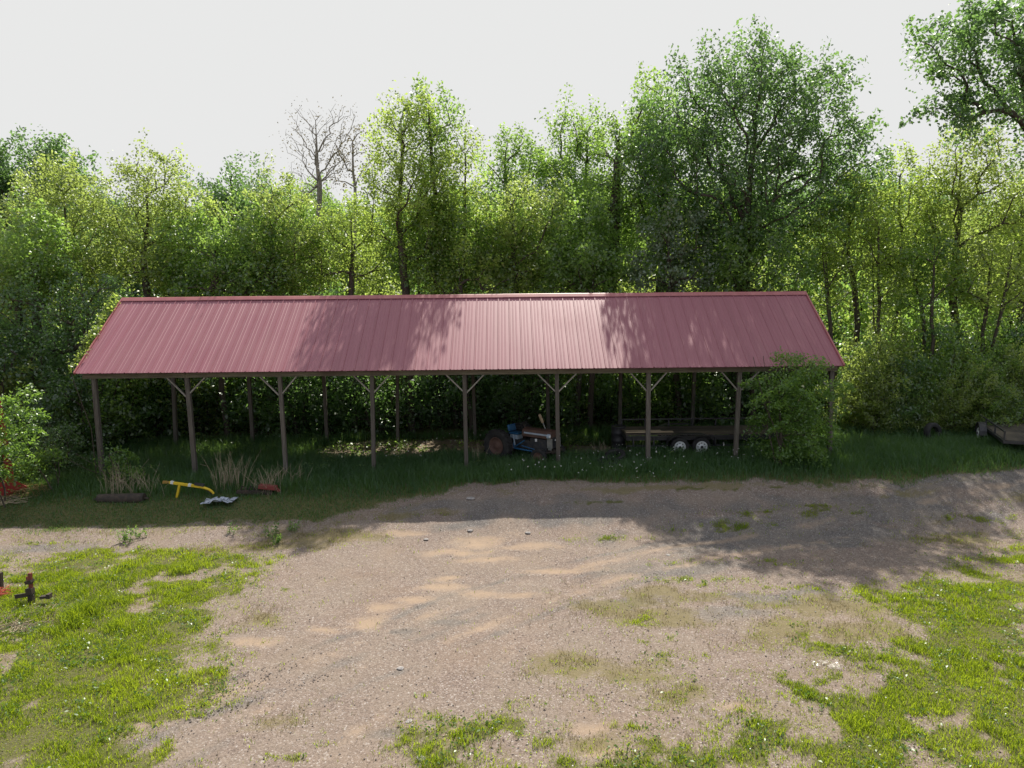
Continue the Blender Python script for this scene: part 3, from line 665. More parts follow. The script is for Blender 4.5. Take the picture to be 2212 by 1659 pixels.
# understory shrubs behind and beside the barn, copies of four
shr = []
for k, kd in enumerate(('under', 'undark', 'locust', 'under')):
    e = [(0, 0, 1.7, 1.35, 1.2, 1.35), (.9, .2, 1.3, .9, .9, 1.0), (-.9, -.2, 1.2, .95, .9, 1.0), (.1, 0, 2.7, .8, .8, .75)]
    shr.append(plant('shrub', 'leafy shrub in the shady undergrowth behind the open side of the barn', 'shrub', -10 + k * 3, 31, e, kd, .05, .4, 400 + k, 'undergrowth shrubs behind the barn', part='foliage', stems=4, zmin=.1))
used = set()
def shrub(k, x, y, s, sz=1.0, label=None, group=None):
    o = shr[k]
    if k in used: o = copy_tree(o)
    used.add(k); o.location = (x, y, float(zground(x, y)) - .05); o.rotation_euler = (0, 0, rng.uniform(0, 6.28)); o.scale = (s, s, s * sz)
    if label: o['label'] = label
    if group: o['group'] = group
    return o
x = -21.0
while x < 13:
    shrub(rng.choice((0, 1, 1, 1)), x, 31.6 + rng.uniform(-.9, 1.4), rng.uniform(.9, 1.5)); x += rng.uniform(.8, 1.35)  # dark-leaved kind favoured: part of the deep shade is put into leaf colour
x = -22.0
while x < 24:
    shrub(rng.choice((0, 1, 2, 2)), x, 35.2 + rng.uniform(-1, 1.2), rng.uniform(1.3, 1.9), 1.15); x += rng.uniform(1.2, 1.9)
RS = 'shrubs massed on the right of the barn'
RL = 'tangled leafy shrub in the bank of bushes between the barn and the right edge'
for row, (yy, n_, sc_) in enumerate(((30.4, 8, 1.1), (29.2, 10, .95), (27.8, 11, .8), (26.7, 9, .6))):
    for q_ in range(n_):
        px = 1850 + (30 if row == 3 else 0) + (2300 - 1850) * (q_ + rng.uniform(.1, .9)) / n_; y_ = yy + rng.uniform(-.4, .4)
        p = at_y(px, 800, y_); shrub(rng.choice((0, 1, 2, 2, 3)), p[0], y_, sc_ * rng.uniform(.85, 1.2), rng.uniform(.95, 1.35), RL, RS)
LS = 'dark shrub in the shady thicket beyond the left end of the barn'
for px, yy, k, s in ((150, 27.0, 1, 1.0), (90, 26.2, 1, .8), (210, 28.2, 0, 1.2), (280, 30.2, 1, 1.3), (30, 27.5, 2, 1.2), (-40, 26.6, 1, 1.4), (115, 24.2, 1, .55), (340, 31, 2, 1.4)):
    p = at_y(px, 800, yy); shrub(k, p[0], yy, s, 1.0, LS, 'shrubs in the thicket left of the barn')

# bare trunks standing in the shade behind the barn
tk = []
for px, yy, r in ((95, 29.6, .22), (425, 31.5, .10), (545, 31.2, .10), (640, 32.2, .09), (905, 31.6, .08), (985, 31.5, .09), (1090, 32.0, .11), (1250, 31.2, .13), (1300, 32.5, .10), (1455, 31.0, .09), (1560, 31.8, .12), (1215, 33.2, .10)):
    p = at_y(px, 800, yy); z0 = float(zground(p[0], yy)); b = MB(); rr = random.Random(px)
    b.tube([(rr.uniform(-.1, .1), rr.uniform(-.05, .05), -.2 + 1.3 * q) for q in range(7)], [r * (1.25 if q == 0 else 1 - .06 * q) for q in range(7)], 8)
    o = thing('tree', 'dark bare lower trunk standing in the shade behind the barn', 'tree', (p[0], yy, z0), 0, 'bare trunks seen under the roof'); b.build('trunk', M['bark'], o, smooth=True)
    e = [(0, 0, 8.2, 1.3, 1.3, 1.6), (.5, .2, 7.2, 1.0, 1.0, .8)]
    if not tk: tk.append(plant_meshes(900, e, 'mid', .08, 6.8)[1])
    link('crown', tk[0], M['leaf_mid'], o)

def near_plant(name, label, cat, px, y, blobs, kind, r0, fork_py, seed, **kw):
    return tree_at(label, px, y, blobs, kind, r0, fork_py, seed, name=name, cat=cat, **kw)
near_plant('young_tree', 'young bright green tree with drooping sprays before the right end of the barn', 'tree', 1700, 22.3,
           [(1710, 850, 70, 60), (1700, 930, 66, 55), (1735, 795, 50, 24), (1645, 830, 26, 26), (1790, 835, 28, 24), (1780, 930, 34, 34), (1730, 975, 50, 25), (1715, 772, 26, 10), (1640, 880, 20, 18), (1800, 900, 14, 10)], 'fresh', .05, 960, 500, stems=4, shell=.55)
near_plant('bush', 'sunlit bush with arching leafy sprays at the left edge in front of the red shed', 'bush', -35, 20.9,
           [(-45, 950, 60, 76), (0, 920, 34, 38), (34, 862, 32, 9), (48, 892, 30, 9), (66, 918, 22, 7), (28, 965, 38, 22), (10, 1005, 34, 24), (46, 845, 18, 7), (58, 942, 24, 8)], 'fresh', .04, 1000, 501, stems=5, shell=.5)
near_plant('sapling', 'small leafy sapling in the shade beside the sunlit bush', 'bush', 95, 22.0, [(95, 975, 38, 24), (60, 1000, 30, 20)], 'fresh', .025, 1010, 502, stems=3)
near_plant('sapling', 'pale leafy sapling growing at the foot of the leftmost front post', 'bush', 245, 22.3, [(240, 985, 34, 18), (275, 1000, 22, 14)], 'fresh', .02, 1010, 503, stems=4)

# vine creeping along the left gable edge
rs_ = np.random.RandomState(61); cs = []
for k in range(46):
    t = rs_.rand() ** .8 * .92 + .04; cs.append((RX0 - .10 - abs(rs_.normal()) * .10, EY + (RY - EY) * t, EZ + (RZ - EZ) * t - .03 + rs_.normal() * .06))
cs = np.array(cs); vn = thing('vine', 'yellow-green vine creeping up the left gable edge of the red roof', 'vine', (RX0 - .1, EY + .6, 0))
loc = np.array([RX0 - .1, EY + .6, 0]); cl = np.repeat(np.arange(len(cs)), 26)
link('foliage', leaf_mesh('foliage', cs[cl] - loc + rs_.normal(size=(len(cl), 3)) * .09, rs_, .10, .8, rs_.rand(len(cl)), .3), M['leaf_yellow'], vn)
b = MB(); b.tube([np.array((RX0 - .1, EY + (RY - EY) * t + .05 * math.sin(9 * t), EZ + (RZ - EZ) * t - .06)) - loc for t in np.linspace(0, .96, 14)], .012, 5)
b.tube([np.array((RX0 - .1, EY + .0, EZ - .06)) - loc, np.array((RX0 + .2, PY0 - .12, 1.8)) - loc, np.array((RX0 + .25, PY0 - .12, 0)) - loc], .014, 5); b.build('stem', M['bark'], vn)

# ------------------------------------------------------------------ grass, weeds, gravel (stuff)
def blades(name, P, h, wd, lean, rs, tint, mat):
    n = len(P); a = rs.uniform(0, 2 * np.pi, n); s = np.stack([np.cos(a), np.sin(a), np.zeros(n)], 1) * (wd / 2)[:, None]
    b = rs.uniform(0, 2 * np.pi, n); ld = np.stack([np.cos(b), np.sin(b), np.zeros(n)], 1) * (lean * h)[:, None]
    up = np.array([[0, 0, 1.0]]) * h[:, None]
    m = P + up * .6 + ld * .35; t = P + up * (1 - .25 * lean)[:, None] + ld
    V6 = np.stack([P - s - np.array([[0, 0, .01]]), P + s - np.array([[0, 0, .01]]), m + s * .8, m - s * .8, t + s * .12, t - s * .12], 1).reshape(-1, 3)
    k = np.arange(n)[:, None] * 6
    F2 = np.concatenate([k + np.array([[0, 1, 2, 3]]), k + np.array([[3, 2, 4, 5]])], 1).reshape(-1, 4)
    return link(name, quads_mesh(name, V6, F2, np.repeat(tint, 2)), M[mat])
def scatter(n, x0, x1, y0, y1, seed):
    rs = np.random.RandomState(seed); return rs.uniform(x0, x1, n), rs.uniform(y0, y1, n), rs
def in_view(x, y, z, mrg=1.08):
    d = (np.stack([x, y, z], 1) - CAM) @ RM; k = -d[:, 2]
    return (k > 1) & (np.abs(d[:, 0] / k * FPX) < CX * mrg + 60) & (np.abs(d[:, 1] / k * FPX) < CY * mrg + 60)
# lawn patches
x, y, rs = scatter(1250000, -17, 19, 6.8, 20, 31)
lw, st_, dr_, sd_, gr_ = masks(x, y); tuft = .30 + .9 * sstep(.42, .62, fbm(x * 5 + 2, y * 5 + 6)); keep = (rs.rand(len(x)) < lw ** 1.25 * tuft * np.clip(14 / y, .5, 1.2) * 1.0); x, y, lw = x[keep], y[keep], lw[keep]
z = zground(x, y); k = in_view(x, y, z); x, y, z, lw = x[k], y[k], z[k], lw[k]
cl = fbm(x * 1.7 + 5, y * 1.7); h = (.025 + .115 * np.clip(cl * 2.0 - .55, 0, 1) * lw) * rs.uniform(.6, 1.4, len(x))
tall = bl(x, y, blob(200, 1330, 1.6, .9)) + bl(x, y, blob(380, 1240, 1.0, .5)) + bl(x, y, blob(310, 1250, .5, .3)); h = h * (1 + 1.3 * np.clip(tall, 0, 1))
o = blades('grass', np.stack([x, y, z], 1), h, rs.uniform(.006, .013, len(x)), rs.uniform(.2, 1.0, len(x)), rs, np.clip((fbm(x * .8 + 3, y * .8) - .5) * 1.6 + .55 - .35 * (lw - .6) + rs.rand(len(x)) * .5 - .25, 0, 1), 'grass_blade')
tag(o, 'bright green grass growing in ragged patches over the gravel yard', 'grass', kind='stuff')
x, y, rs = scatter(150000, -17, 19, 6.8, 19, 41)
lw = masks(x, y)[0]; keep = rs.rand(len(x)) < lw * sstep(.50, .62, fbm(x * 1.9 + 45, y * 1.9 + 5)) * .75 * np.clip(13 / y, .4, 1.2); x, y = x[keep], y[keep]
z = zground(x, y); k = in_view(x, y, z); x, y, z = x[k], y[k], z[k]
P = np.stack([x, y, z + rs.uniform(.015, .10, len(x))], 1)
o = link('lawn_weeds', leaf_mesh('lawn_weeds', P, rs, .062, .5, rs.rand(len(P)), .5), M['lawn_weed']); tag(o, 'low dark green broad-leaved weeds and clover among the grass', 'weeds', kind='stuff')
# dry thin grass in the gravel
x, y, rs = scatter(650000, -17, 19, 6.8, 20, 32)
lw, st_, dr_, sd_, gr_ = masks(x, y); keep = rs.rand(len(x)) < np.clip(dr_ - .10, 0, 1) ** 1.2 * .5 * sstep(.40, .60, fbm(x * 3 + 8, y * 3)) ; x, y = x[keep], y[keep]
z = zground(x, y); k = in_view(x, y, z); x, y, z = x[k], y[k], z[k]
o = blades('dry_grass', np.stack([x, y, z], 1), rs.uniform(.03, .10, len(x)), rs.uniform(.005, .010, len(x)), rs.uniform(.4, 1.4, len(x)), rs, rs.rand(len(x)), 'dry_blade')
tag(o, 'thin straw-coloured dry grass scattered over the gravel', 'grass', kind='stuff')
x, y, rs = scatter(420000, -17, 19, 6.8, 20, 36)
lw, st_, dr_, sd_, gr_ = masks(x, y); keep = rs.rand(len(x)) < (np.clip(dr_ - .1, 0, 1) * .62 + .012) * sstep(.46, .66, fbm(x * 3.4 + 28, y * 3.4)) ; x, y = x[keep], y[keep]
z = zground(x, y); k = in_view(x, y, z); x, y, z = x[k], y[k], z[k]
o = blades('sparse_grass', np.stack([x, y, z], 1), rs.uniform(.03, .09, len(x)), rs.uniform(.006, .012, len(x)), rs.uniform(.4, 1.2, len(x)), rs, rs.rand(len(x)), 'grass_blade')
tag(o, 'sparse yellow-green grass sprouting between the stones', 'grass', kind='stuff')
# taller grass in the shade along and under the barn
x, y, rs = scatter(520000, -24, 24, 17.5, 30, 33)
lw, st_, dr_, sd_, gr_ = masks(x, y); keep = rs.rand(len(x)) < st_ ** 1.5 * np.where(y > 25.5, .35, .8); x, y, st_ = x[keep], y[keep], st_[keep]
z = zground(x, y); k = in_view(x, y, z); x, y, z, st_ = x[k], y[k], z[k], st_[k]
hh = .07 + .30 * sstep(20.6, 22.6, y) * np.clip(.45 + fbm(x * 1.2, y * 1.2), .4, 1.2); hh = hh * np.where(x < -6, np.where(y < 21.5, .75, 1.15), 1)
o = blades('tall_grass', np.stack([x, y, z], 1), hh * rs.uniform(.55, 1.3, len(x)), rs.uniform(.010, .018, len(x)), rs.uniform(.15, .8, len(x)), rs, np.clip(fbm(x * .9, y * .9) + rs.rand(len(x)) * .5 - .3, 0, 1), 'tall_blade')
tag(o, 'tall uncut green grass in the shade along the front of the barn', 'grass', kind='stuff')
# leafy weeds under the rear half of the roof
x, y, rs = scatter(26000, -13, 12, 23.6, 29.5, 34)
keep = rs.rand(len(x)) < sstep(.45, .62, fbm(x * .8 + 60, y * .8)) * (1 - .75 * masks(x, y)[3]); x, y = x[keep], y[keep]
P = np.stack([x, y, zground(x, y) + rs.uniform(.03, .4, len(x)) * sstep(.4, .7, fbm(x * 1.1, y * 1.1 + 9))], 1)
o = link('weeds', leaf_mesh('weeds', P, rs, .12, .6, rs.rand(len(P)), .8), M['leaf_mid']); tag(o, 'leafy green weeds on the dirt floor under the roof', 'weeds', kind='stuff')
# white wildflowers
cen = [(1010, 960, .5), (960, 975, .6), (1330, 990, .6), (1160, 1000, .5), (1240, 1020, .7), (1290, 1035, .5), (1440, 995, .7), (1480, 985, .8), (1520, 988, .7), (1420, 1020, .6), (1560, 1000, .7), (1610, 1010, .7), (1650, 975, .5), (1120, 985, .5), (1180, 1030, .6), (870, 1010, .5), (1360, 1010, .6), (580, 960, .5), (820, 1000, .4), (1380, 1040, .5)]
P = []; rs = np.random.RandomState(35)
for px, py, r in cen:
    c = at(px, py)
    for _ in range(10):
        xx, yy = c[0] + rs.normal() * r, c[1] + rs.normal() * .25; P.append((xx, yy, float(zground(xx, yy)) + rs.uniform(.28, .55)))
P = np.array(P); cl = np.repeat(np.arange(len(P)), 2)
o = link('wildflowers', leaf_mesh('wildflowers', P[cl] + rs.normal(size=(len(cl), 3)) * .012, rs, .046, .9, rs.rand(len(cl)), .9), M['petal'])
tag(o, 'small white wildflowers in the tall grass under the front of the barn', 'flowers', kind='stuff')
# clover heads in the near grass
x, y, rs = scatter(14000, -14, 14, 7, 16, 38); lw = masks(x, y)[0]; k = (rs.rand(len(x)) < .10 * (lw > .6)) ; x, y = x[k], y[k]
P = np.stack([x, y, zground(x, y) + rs.uniform(.07, .15, len(x))], 1)
o = link('clover_flowers', leaf_mesh('clover_flowers', P, rs, .024, .9, rs.rand(len(P)), 1.2), M['petal']); tag(o, 'tiny white clover heads dotted through the near grass', 'flowers', kind='stuff')
# loose stones
x, y, rs = scatter(60000, -15, 16, 6.8, 21, 37); lw, st_, dr_, sd_, gr_ = masks(x, y)
keep = rs.rand(len(x)) < (.55 + .5 * gr_) * (1 - lw) * (1 - .8 * sd_) * (1 - st_) * np.clip(11 / y, .25, 1.2) * .38; x, y = x[keep], y[keep]
tr = []
NT = 200
for (a, b) in (((370, 1545), (640, 1435)), ((420, 1555), (720, 1455)), ((250, 1540), (600, 1436))):   # stones pushed up along the wheel tracks
    A_, B_ = at(*a), at(*b); t = rs.rand(NT); q = A_[None] + (B_ - A_)[None] * t[:, None]; q[:, :2] += rs.normal(size=(NT, 2)) * .07; tr.append(q)
tr = np.concatenate(tr); x = np.concatenate([x, tr[:, 0]]); y = np.concatenate([y, tr[:, 1]])
n = len(x); s = np.minimum(rs.gamma(2.2, .0040, n) + .003, .017); z = zground(x, y) + .012
oc = np.array([(1, 0, 0), (0, 1, 0), (-1, 0, 0), (0, -1, 0), (0, 0, .6), (0, 0, -.6)])
ang = rs.uniform(0, 6.28, n); ca, sa = np.cos(ang), np.sin(ang)
loc_ = oc[None] * s[:, None, None] * rs.uniform(.7, 1.3, (n, 6, 1))
xy = np.stack([loc_[..., 0] * ca[:, None] - loc_[..., 1] * sa[:, None], loc_[..., 0] * sa[:, None] + loc_[..., 1] * ca[:, None], loc_[..., 2]], -1)
VV = (xy + np.stack([x, y, z], 1)[:, None]).reshape(-1, 3)
tf = np.array([(0, 1, 4), (1, 2, 4), (2, 3, 4), (3, 0, 4), (1, 0, 5), (2, 1, 5), (3, 2, 5), (0, 3, 5)])
FF = (np.arange(n)[:, None, None] * 6 + tf[None]).reshape(-1, 3)
me = quads_mesh('gravel', VV, FF, np.repeat(rs.rand(n), 8))
g = NG('loose_stone'); t = g.n('ShaderNodeAttribute', attribute_name='tint').outputs['Fac']
M['loose_stone'] = g.pbsdf(g.ramp(t, [(0, (.12, .11, .108)), (.25, (.19, .16, .145)), (.6, (.25, .20, .175)), (.9, (.31, .275, .25)), (1, (.48, .47, .45))]), .9, spec=.2)
tag(link('gravel', me, M['loose_stone']), 'loose stones lying on the gravel yard', 'gravel', kind='stuff')

# ------------------------------------------------------------------ tractor
def tyre(R, wd, rim, n=36):                     # rounded tyre about the Y axis
    h = wd / 2
    return [(rim, -h * .75), (rim + (R - rim) * .35, -h), (R * .93, -h * .95), (R, -h * .7), (R, h * .7), (R * .93, h * .95), (rim + (R - rim) * .35, h), (rim, h * .75)]
p = at_y(1075, 962, 24.86); hd = RAD(-39)
TL = (p[0] + .45, 25.4, float(zground(.2, 25.4)) - .02)
tr = thing('tractor', 'old rusty farm tractor with blue seat and red-brown hood parked under the roof', 'tractor', TL, hd); tr.scale = (.95, .95, .95)
def wheel(parent, x, y, R, wd, rim, rimmat, side, lugs=0, holes=0, name='wheel'):
    b = MB(); b.lathe(tyre(R, wd, rim), (x, y, R), 'Y', 40)
    if lugs:
        for k in range(lugs):
            a = 2 * math.pi * k / lugs
            for s in (-1, 1):
                a2 = a + (math.pi / lugs if s > 0 else 0); ra = Matrix.Rotation(-a2, 3, 'Y') @ Matrix.Rotation(.6 * s, 3, 'X')
                ra = np.array(ra); c = np.array((x, y + s * wd * .22, R)) + np.array(Matrix.Rotation(-a2, 3, 'Y')) @ np.array((0 + R * 1.01, 0, 0))
                b.box(c, (.045, wd * .5, .045), ra)
    wo_ = b.build('wheel', M['black_rubber'], parent, smooth=not lugs)
    c = MB(); f = wd * .5 * side
    c.lathe([(rim * 1.0, f * .80), (rim * .93, f * .86), (rim * .86, f * .50), (rim * .80, f * .42), (rim * .45, f * .30), (rim * .34, f * .52), (rim * .15, f * .60), (.001, f * .60)], (x, y, R), 'Y', 32)
    c.lathe([(rim * 1.0, -f * .80), (rim * .8, -f * .3), (.001, -f * .3)], (x, y, R), 'Y', 24)
    ri = c.build('rim', rimmat, wo_, smooth=True)
    if holes:
        d = MB()
        for k in range(holes):
            a = 2 * math.pi * k / holes; d.lathe([(.001, f * .47), (rim * .11, f * .47), (rim * .11, f * .36)], (x + rim * .62 * math.cos(a), y, R + rim * .62 * math.sin(a)), 'Y', 10)
        d.build('wheel_holes', M['black_steel'], wo_)
    return wo_
wheel(tr, 0, -.72, .60, .34, .335, M['rusty_red'], -1, 18); wheel(tr, 0, .72, .60, .34, .335, M['rusty_red'], 1, 18)
wheel(tr, 1.80, -.60, .34, .17, .21, M['rusty_red'], -1); wheel(tr, 1.80, .60, .34, .17, .21, M['rusty_red'], 1)
b = MB(); b.tube([(0, -.62, .6), (0, .62, .6)], .10, 12); b.box((.1, 0, .62), (.55, .42, .42)); b.box((.75, 0, .64), (.9, .30, .34)); b.box((1.45, 0, .70), (.75, .34, .46)); b.build('engine', M['engine'], tr, bevel=.02)
b = MB(); b.tube([(1.80, -.55, .38), (1.80, 0, .46), (1.80, .55, .38)], .05, 8); b.box((1.95, 0, .50), (.35, .30, .12)); b.build('front_axle', M['rust_dark'], tr)
pr = [(-.27, 1.00), (-.27, 1.17), (-.22, 1.27), (-.10, 1.31), (.10, 1.31), (.22, 1.27), (.27, 1.17), (.27, 1.00)]
b = MB(); xs = [(.78, .93), (1.3, .98), (1.9, 1.0), (2.12, .98)]
vs = [(xx, q * s_, (h_ - 1.0) * s_ + .985 + .0) for xx, s_ in xs for q, h_ in pr]; n = len(pr)
b.add(vs, [(i * n + k, i * n + k + 1, (i + 1) * n + k + 1, (i + 1) * n + k) for i in range(3) for k in range(n - 1)] + [tuple(range(n)), tuple(range(3 * n + n - 1, 3 * n - 1, -1))] + [(i * n + n - 1, i * n, (i + 1) * n, (i + 1) * n + n - 1) for i in range(3)])
hood = b.build('hood', M['hood_paint'], tr, bevel=.012)
for s in (-1, 1):
    b = MB(); b.box((1.42, s * .272, 1.125), (1.08, .012, .060)); b.build('stripe', M['pale_blue'], hood)
    b = MB(); b.box((2.04, s * .262, .835), (.24, .02, .36)); b.box((2.04, s * .255, .64), (.15, .02, .10)); b.build('nose_panel', M['grey_panel'], tr, bevel=.008)
    b = MB(); b.lathe([(.085, -.05), (.085, .04), (.07, .06)], (2.02, s * .285, 1.10), 'X', 18); hl = b.build('headlight', M['pale_blue'], tr, smooth=True)
    b = MB(); b.lathe([(.07, .055), (.05, .075), (.001, .082)], (2.02, s * .285, 1.10), 'X', 18); b.build('lens', M['lens'], hl, smooth=True)
    b = MB(); nn_ = 12
    vs = []
    for k in range(nn_ + 1):
        a = RAD(20 + 130 * k / nn_); r_ = .68
        vs += [(r_ * math.cos(a), s * .52, .6 + r_ * math.sin(a)), (r_ * math.cos(a), s * .86, .6 + r_ * math.sin(a)), ((r_ - .02) * math.cos(a), s * .86, .6 + (r_ - .02) * math.sin(a)), ((r_ - .02) * math.cos(a), s * .52, .6 + (r_ - .02) * math.sin(a))]
    fs = [(i * 4 + k, i * 4 + (k + 1) % 4, i * 4 + 4 + (k + 1) % 4, i * 4 + 4 + k) for i in range(nn_) for k in range(4)] + [(0, 1, 2, 3), tuple(nn_ * 4 + k for k in (3, 2, 1, 0))]
    if s > 0: b.add(vs, fs); b.build('fender', M['black_steel'], tr)
b = MB(); b.box((2.13, 0, .86), (.03, .44, .40))
for k in range(6): b.box((2.15, 0, .70 + .065 * k), (.02, .42, .018))
gr = b.build('grille', M['black_steel'], tr)
b = MB(); b.box((2.165, 0, .96), (.012, .22, .05)); b.build('badge', M['white_paint'], gr)
b = MB(); b.box((2.16, 0, .55), (.10, .62, .10)); b.tube([(2.16, -.3, .55), (1.8, -.55, .46)], .03, 6); b.build('bumper', M['rust_dark'], tr)
b = MB(); b.box((.33, -.02, 1.02), (.42, .44, .07)); sd = b.build('seat', M['blue_paint'], tr, bevel=.03)
b = MB(); b.box((.10, -.02, 1.20), (.07, .44, .26), np.array(Matrix.Rotation(-.25, 3, 'Y'))); b.build('seat_back', M['blue_paint'], sd, bevel=.03)
b = MB(); b.box((.33, -.02, .90), (.34, .34, .16), np.array(Matrix.Rotation(.1, 3, 'Y'))); b.tube([(.3, -.2, .96), (.5, -.34, .62)], .03, 8); b.build('seat_bracket', M['pale_blue'], sd)
b = MB(); b.tube([(.95, 0, 1.05), (.66, 0, 1.36)], .03, 8)
sw = b.build('steering_column', M['rust_dark'], tr)
b = MB(); ax = np.array((-.68, 0, .73)); u_ = np.array((.73, 0, .68)); v_ = np.array((0, 1.0, 0)); c_ = np.array((.65, 0, 1.37))
b.tube([c_ + .20 * (math.cos(t) * u_ + math.sin(t) * v_) for t in np.linspace(0, 2 * math.pi, 25)], .014, 6, False)
for t in (0, 2.1, 4.2): b.tube([c_, c_ + .2 * (math.cos(t) * u_ + math.sin(t) * v_)], .01, 5)
b.build('steering_wheel', M['black_rubber'], sw, smooth=True)
b = MB(); b.tube([(1.62, .06, 1.28), (1.50, .06, 1.52)], .024, 8); ex = b.build('exhaust_pipe', M['grey_panel'], tr)
b = MB(); b.tube([(1.51, .06, 1.50), (1.49, .06, 1.54), (1.36, .06, 1.78), (1.34, .06, 1.81)], [.03, .055, .055, .03], 10); b.build('muffler', M['rust_pipe'], ex)
b = MB()
b.tube([(.55, -.42, .52), (1.9, -.46, .50)], .028, 8); b.tube([(.6, -.42, .60), (1.0, -.40, .86)], .022, 8); b.tube([(.9, -.44, .66), (1.75, -.46, .56)], .02, 8); b.tube([(.55, -.42, .52), (.45, -.4, .72)], .03, 8)
b.build('loader_arm', M['blue_paint'], tr)
b = MB(); b.lathe([(.001, 0), (.06, 0), (.06, .14), (.001, .14)], (.42, -.42, .50), 'Z', 12); b.build('oil_can', worn('pink_tin', (.25, .19, .24), (.34, .26, .3), .5), tr)
b = MB(); b.lathe([(.001, 0), (.045, 0), (.045, .10), (.001, .10)], (1.40, -.22, .84), 'Z', 12); b.build('air_cleaner', M['white_paint'], tr)

# ------------------------------------------------------------------ flatbed trailer under the barn
def trailer_wheel(parent, x, y, R, wd, rim, side=-1):
    b = MB(); b.lathe(tyre(R, wd, rim), (x, y, R), 'Y', 32); wo_ = b.build('wheel', M['black_rubber'], parent, smooth=True)
    f = wd * .5 * side; c = MB(); c.lathe([(rim, f * .8), (rim * .92, f * .9), (rim * .85, f * .6), (rim * .4, f * .5), (rim * .28, f * .95), (.001, f * .95)], (x, y, R), 'Y', 28); ri = c.build('rim', M['white_paint'], wo_, smooth=True)
    c = MB(); 
    for k in range(8):
        a = 2 * math.pi * k / 8; c.lathe([(.001, f * .62), (rim * .10, f * .62), (rim * .10, f * .40)], (x + rim * .64 * math.cos(a), y, R + rim * .64 * math.sin(a)), 'Y', 8)
    c.lathe([(rim * .26, f * .9), (rim * .2, f * 1.15), (.001, f * 1.15)], (x, y, R), 'Y', 10); c.build('hub', M['black_steel'], wo_)
    return wo_
TX0, TY0 = 4.25, 24.75
ft = thing('flatbed_trailer', 'long black tandem-axle flatbed trailer with white wheels under the roof', 'trailer', (TX0, TY0, float(zground(7, 25)) - .02))
L_, W_, DZ = 5.6, 1.75, .70
for k in range(9):
    b = MB(); b.box((L_ / 2, .1 + (W_ - .2) * (k + .5) / 9, DZ + .02 + .003 * (k % 3)), (L_, (W_ - .2) / 9 - .008, .04)); o = b.build('deck_board', M['deck_wood'], ft)
b = MB()
for yy in (.05, W_ - .05): b.box((L_ / 2, yy, DZ - .09), (L_, .07, .16))
for q in range(8): b.box((.1 + q * (L_ - .2) / 7, W_ / 2, DZ - .1), (.06, W_ - .18, .1))
b.box((.035, W_ / 2, DZ - .09), (.07, W_ - .17, .17)); b.build('frame', M['black_steel'], ft, bevel=.006)
b = MB(); b.box((L_ / 2, -.035, DZ - .02), (L_, .03, .045)); b.box((L_ / 2, .0, DZ - .36), (L_, .05, .05))
for q in range(8): b.box((.25 + q * (L_ - .5) / 7, -.02, DZ - .19), (.05, .04, .31))
b.build('side_rail', M['black_steel'], ft)
b = MB(); b.box((L_ / 2, W_ + .02, DZ + .30), (L_, .04, .05))
for q in range(7): b.box((.12 + q * (L_ - .24) / 6, W_ + .02, DZ + .14), (.05, .04, .30))
b.build('side_rail', M['black_steel'], ft)
for yy, sd_ in ((-.16, -1), (W_ + .16, 1)):
    for xw in (1.86, 2.63): trailer_wheel(ft, xw, yy, .33, .2, .205, sd_)
    b = MB(); pts = [(1.40, .36), (1.44, .55), (1.60, .71), (1.86, .78), (2.63, .78), (2.89, .71), (3.05, .55), (3.09, .36)]
    vs = []
    for i, (xx, zz) in enumerate(pts): vs += [(xx, yy - .13, zz), (xx, yy + .13, zz), (xx, yy + .13, zz + .022), (xx, yy - .13, zz + .022)]
    n = len(pts); b.add(vs, [(i * 4 + k, i * 4 + (k + 1) % 4, i * 4 + 4 + (k + 1) % 4, i * 4 + 4 + k) for i in range(n - 1) for k in range(4)] + [(0, 1, 2, 3), tuple((n - 1) * 4 + k for k in (3, 2, 1, 0))])
    b.build('fender', M['black_steel'], ft)
b = MB(); b.tube([(L_, .25, DZ - .1), (L_ + 1.2, W_ / 2, DZ - .15)], .04, 6); b.tube([(L_, W_ - .25, DZ - .1), (L_ + 1.2, W_ / 2, DZ - .15)], .04, 6); b.tube([(L_ + 1.1, W_ / 2, 0), (L_ + 1.1, W_ / 2, DZ + .1)], .03, 8); b.build('tongue', M['black_steel'], ft)
b = MB(); b.box((.9, .42, DZ + .07), (1.7, .16, .035)); b.box((.7, .62, DZ + .072), (1.3, .14, .035)); o = b.build('loose_boards', M['pale_board'])
o.location = ft.location; tag(o, 'pale sawn boards lying loose on the left end of the flatbed trailer', 'boards')

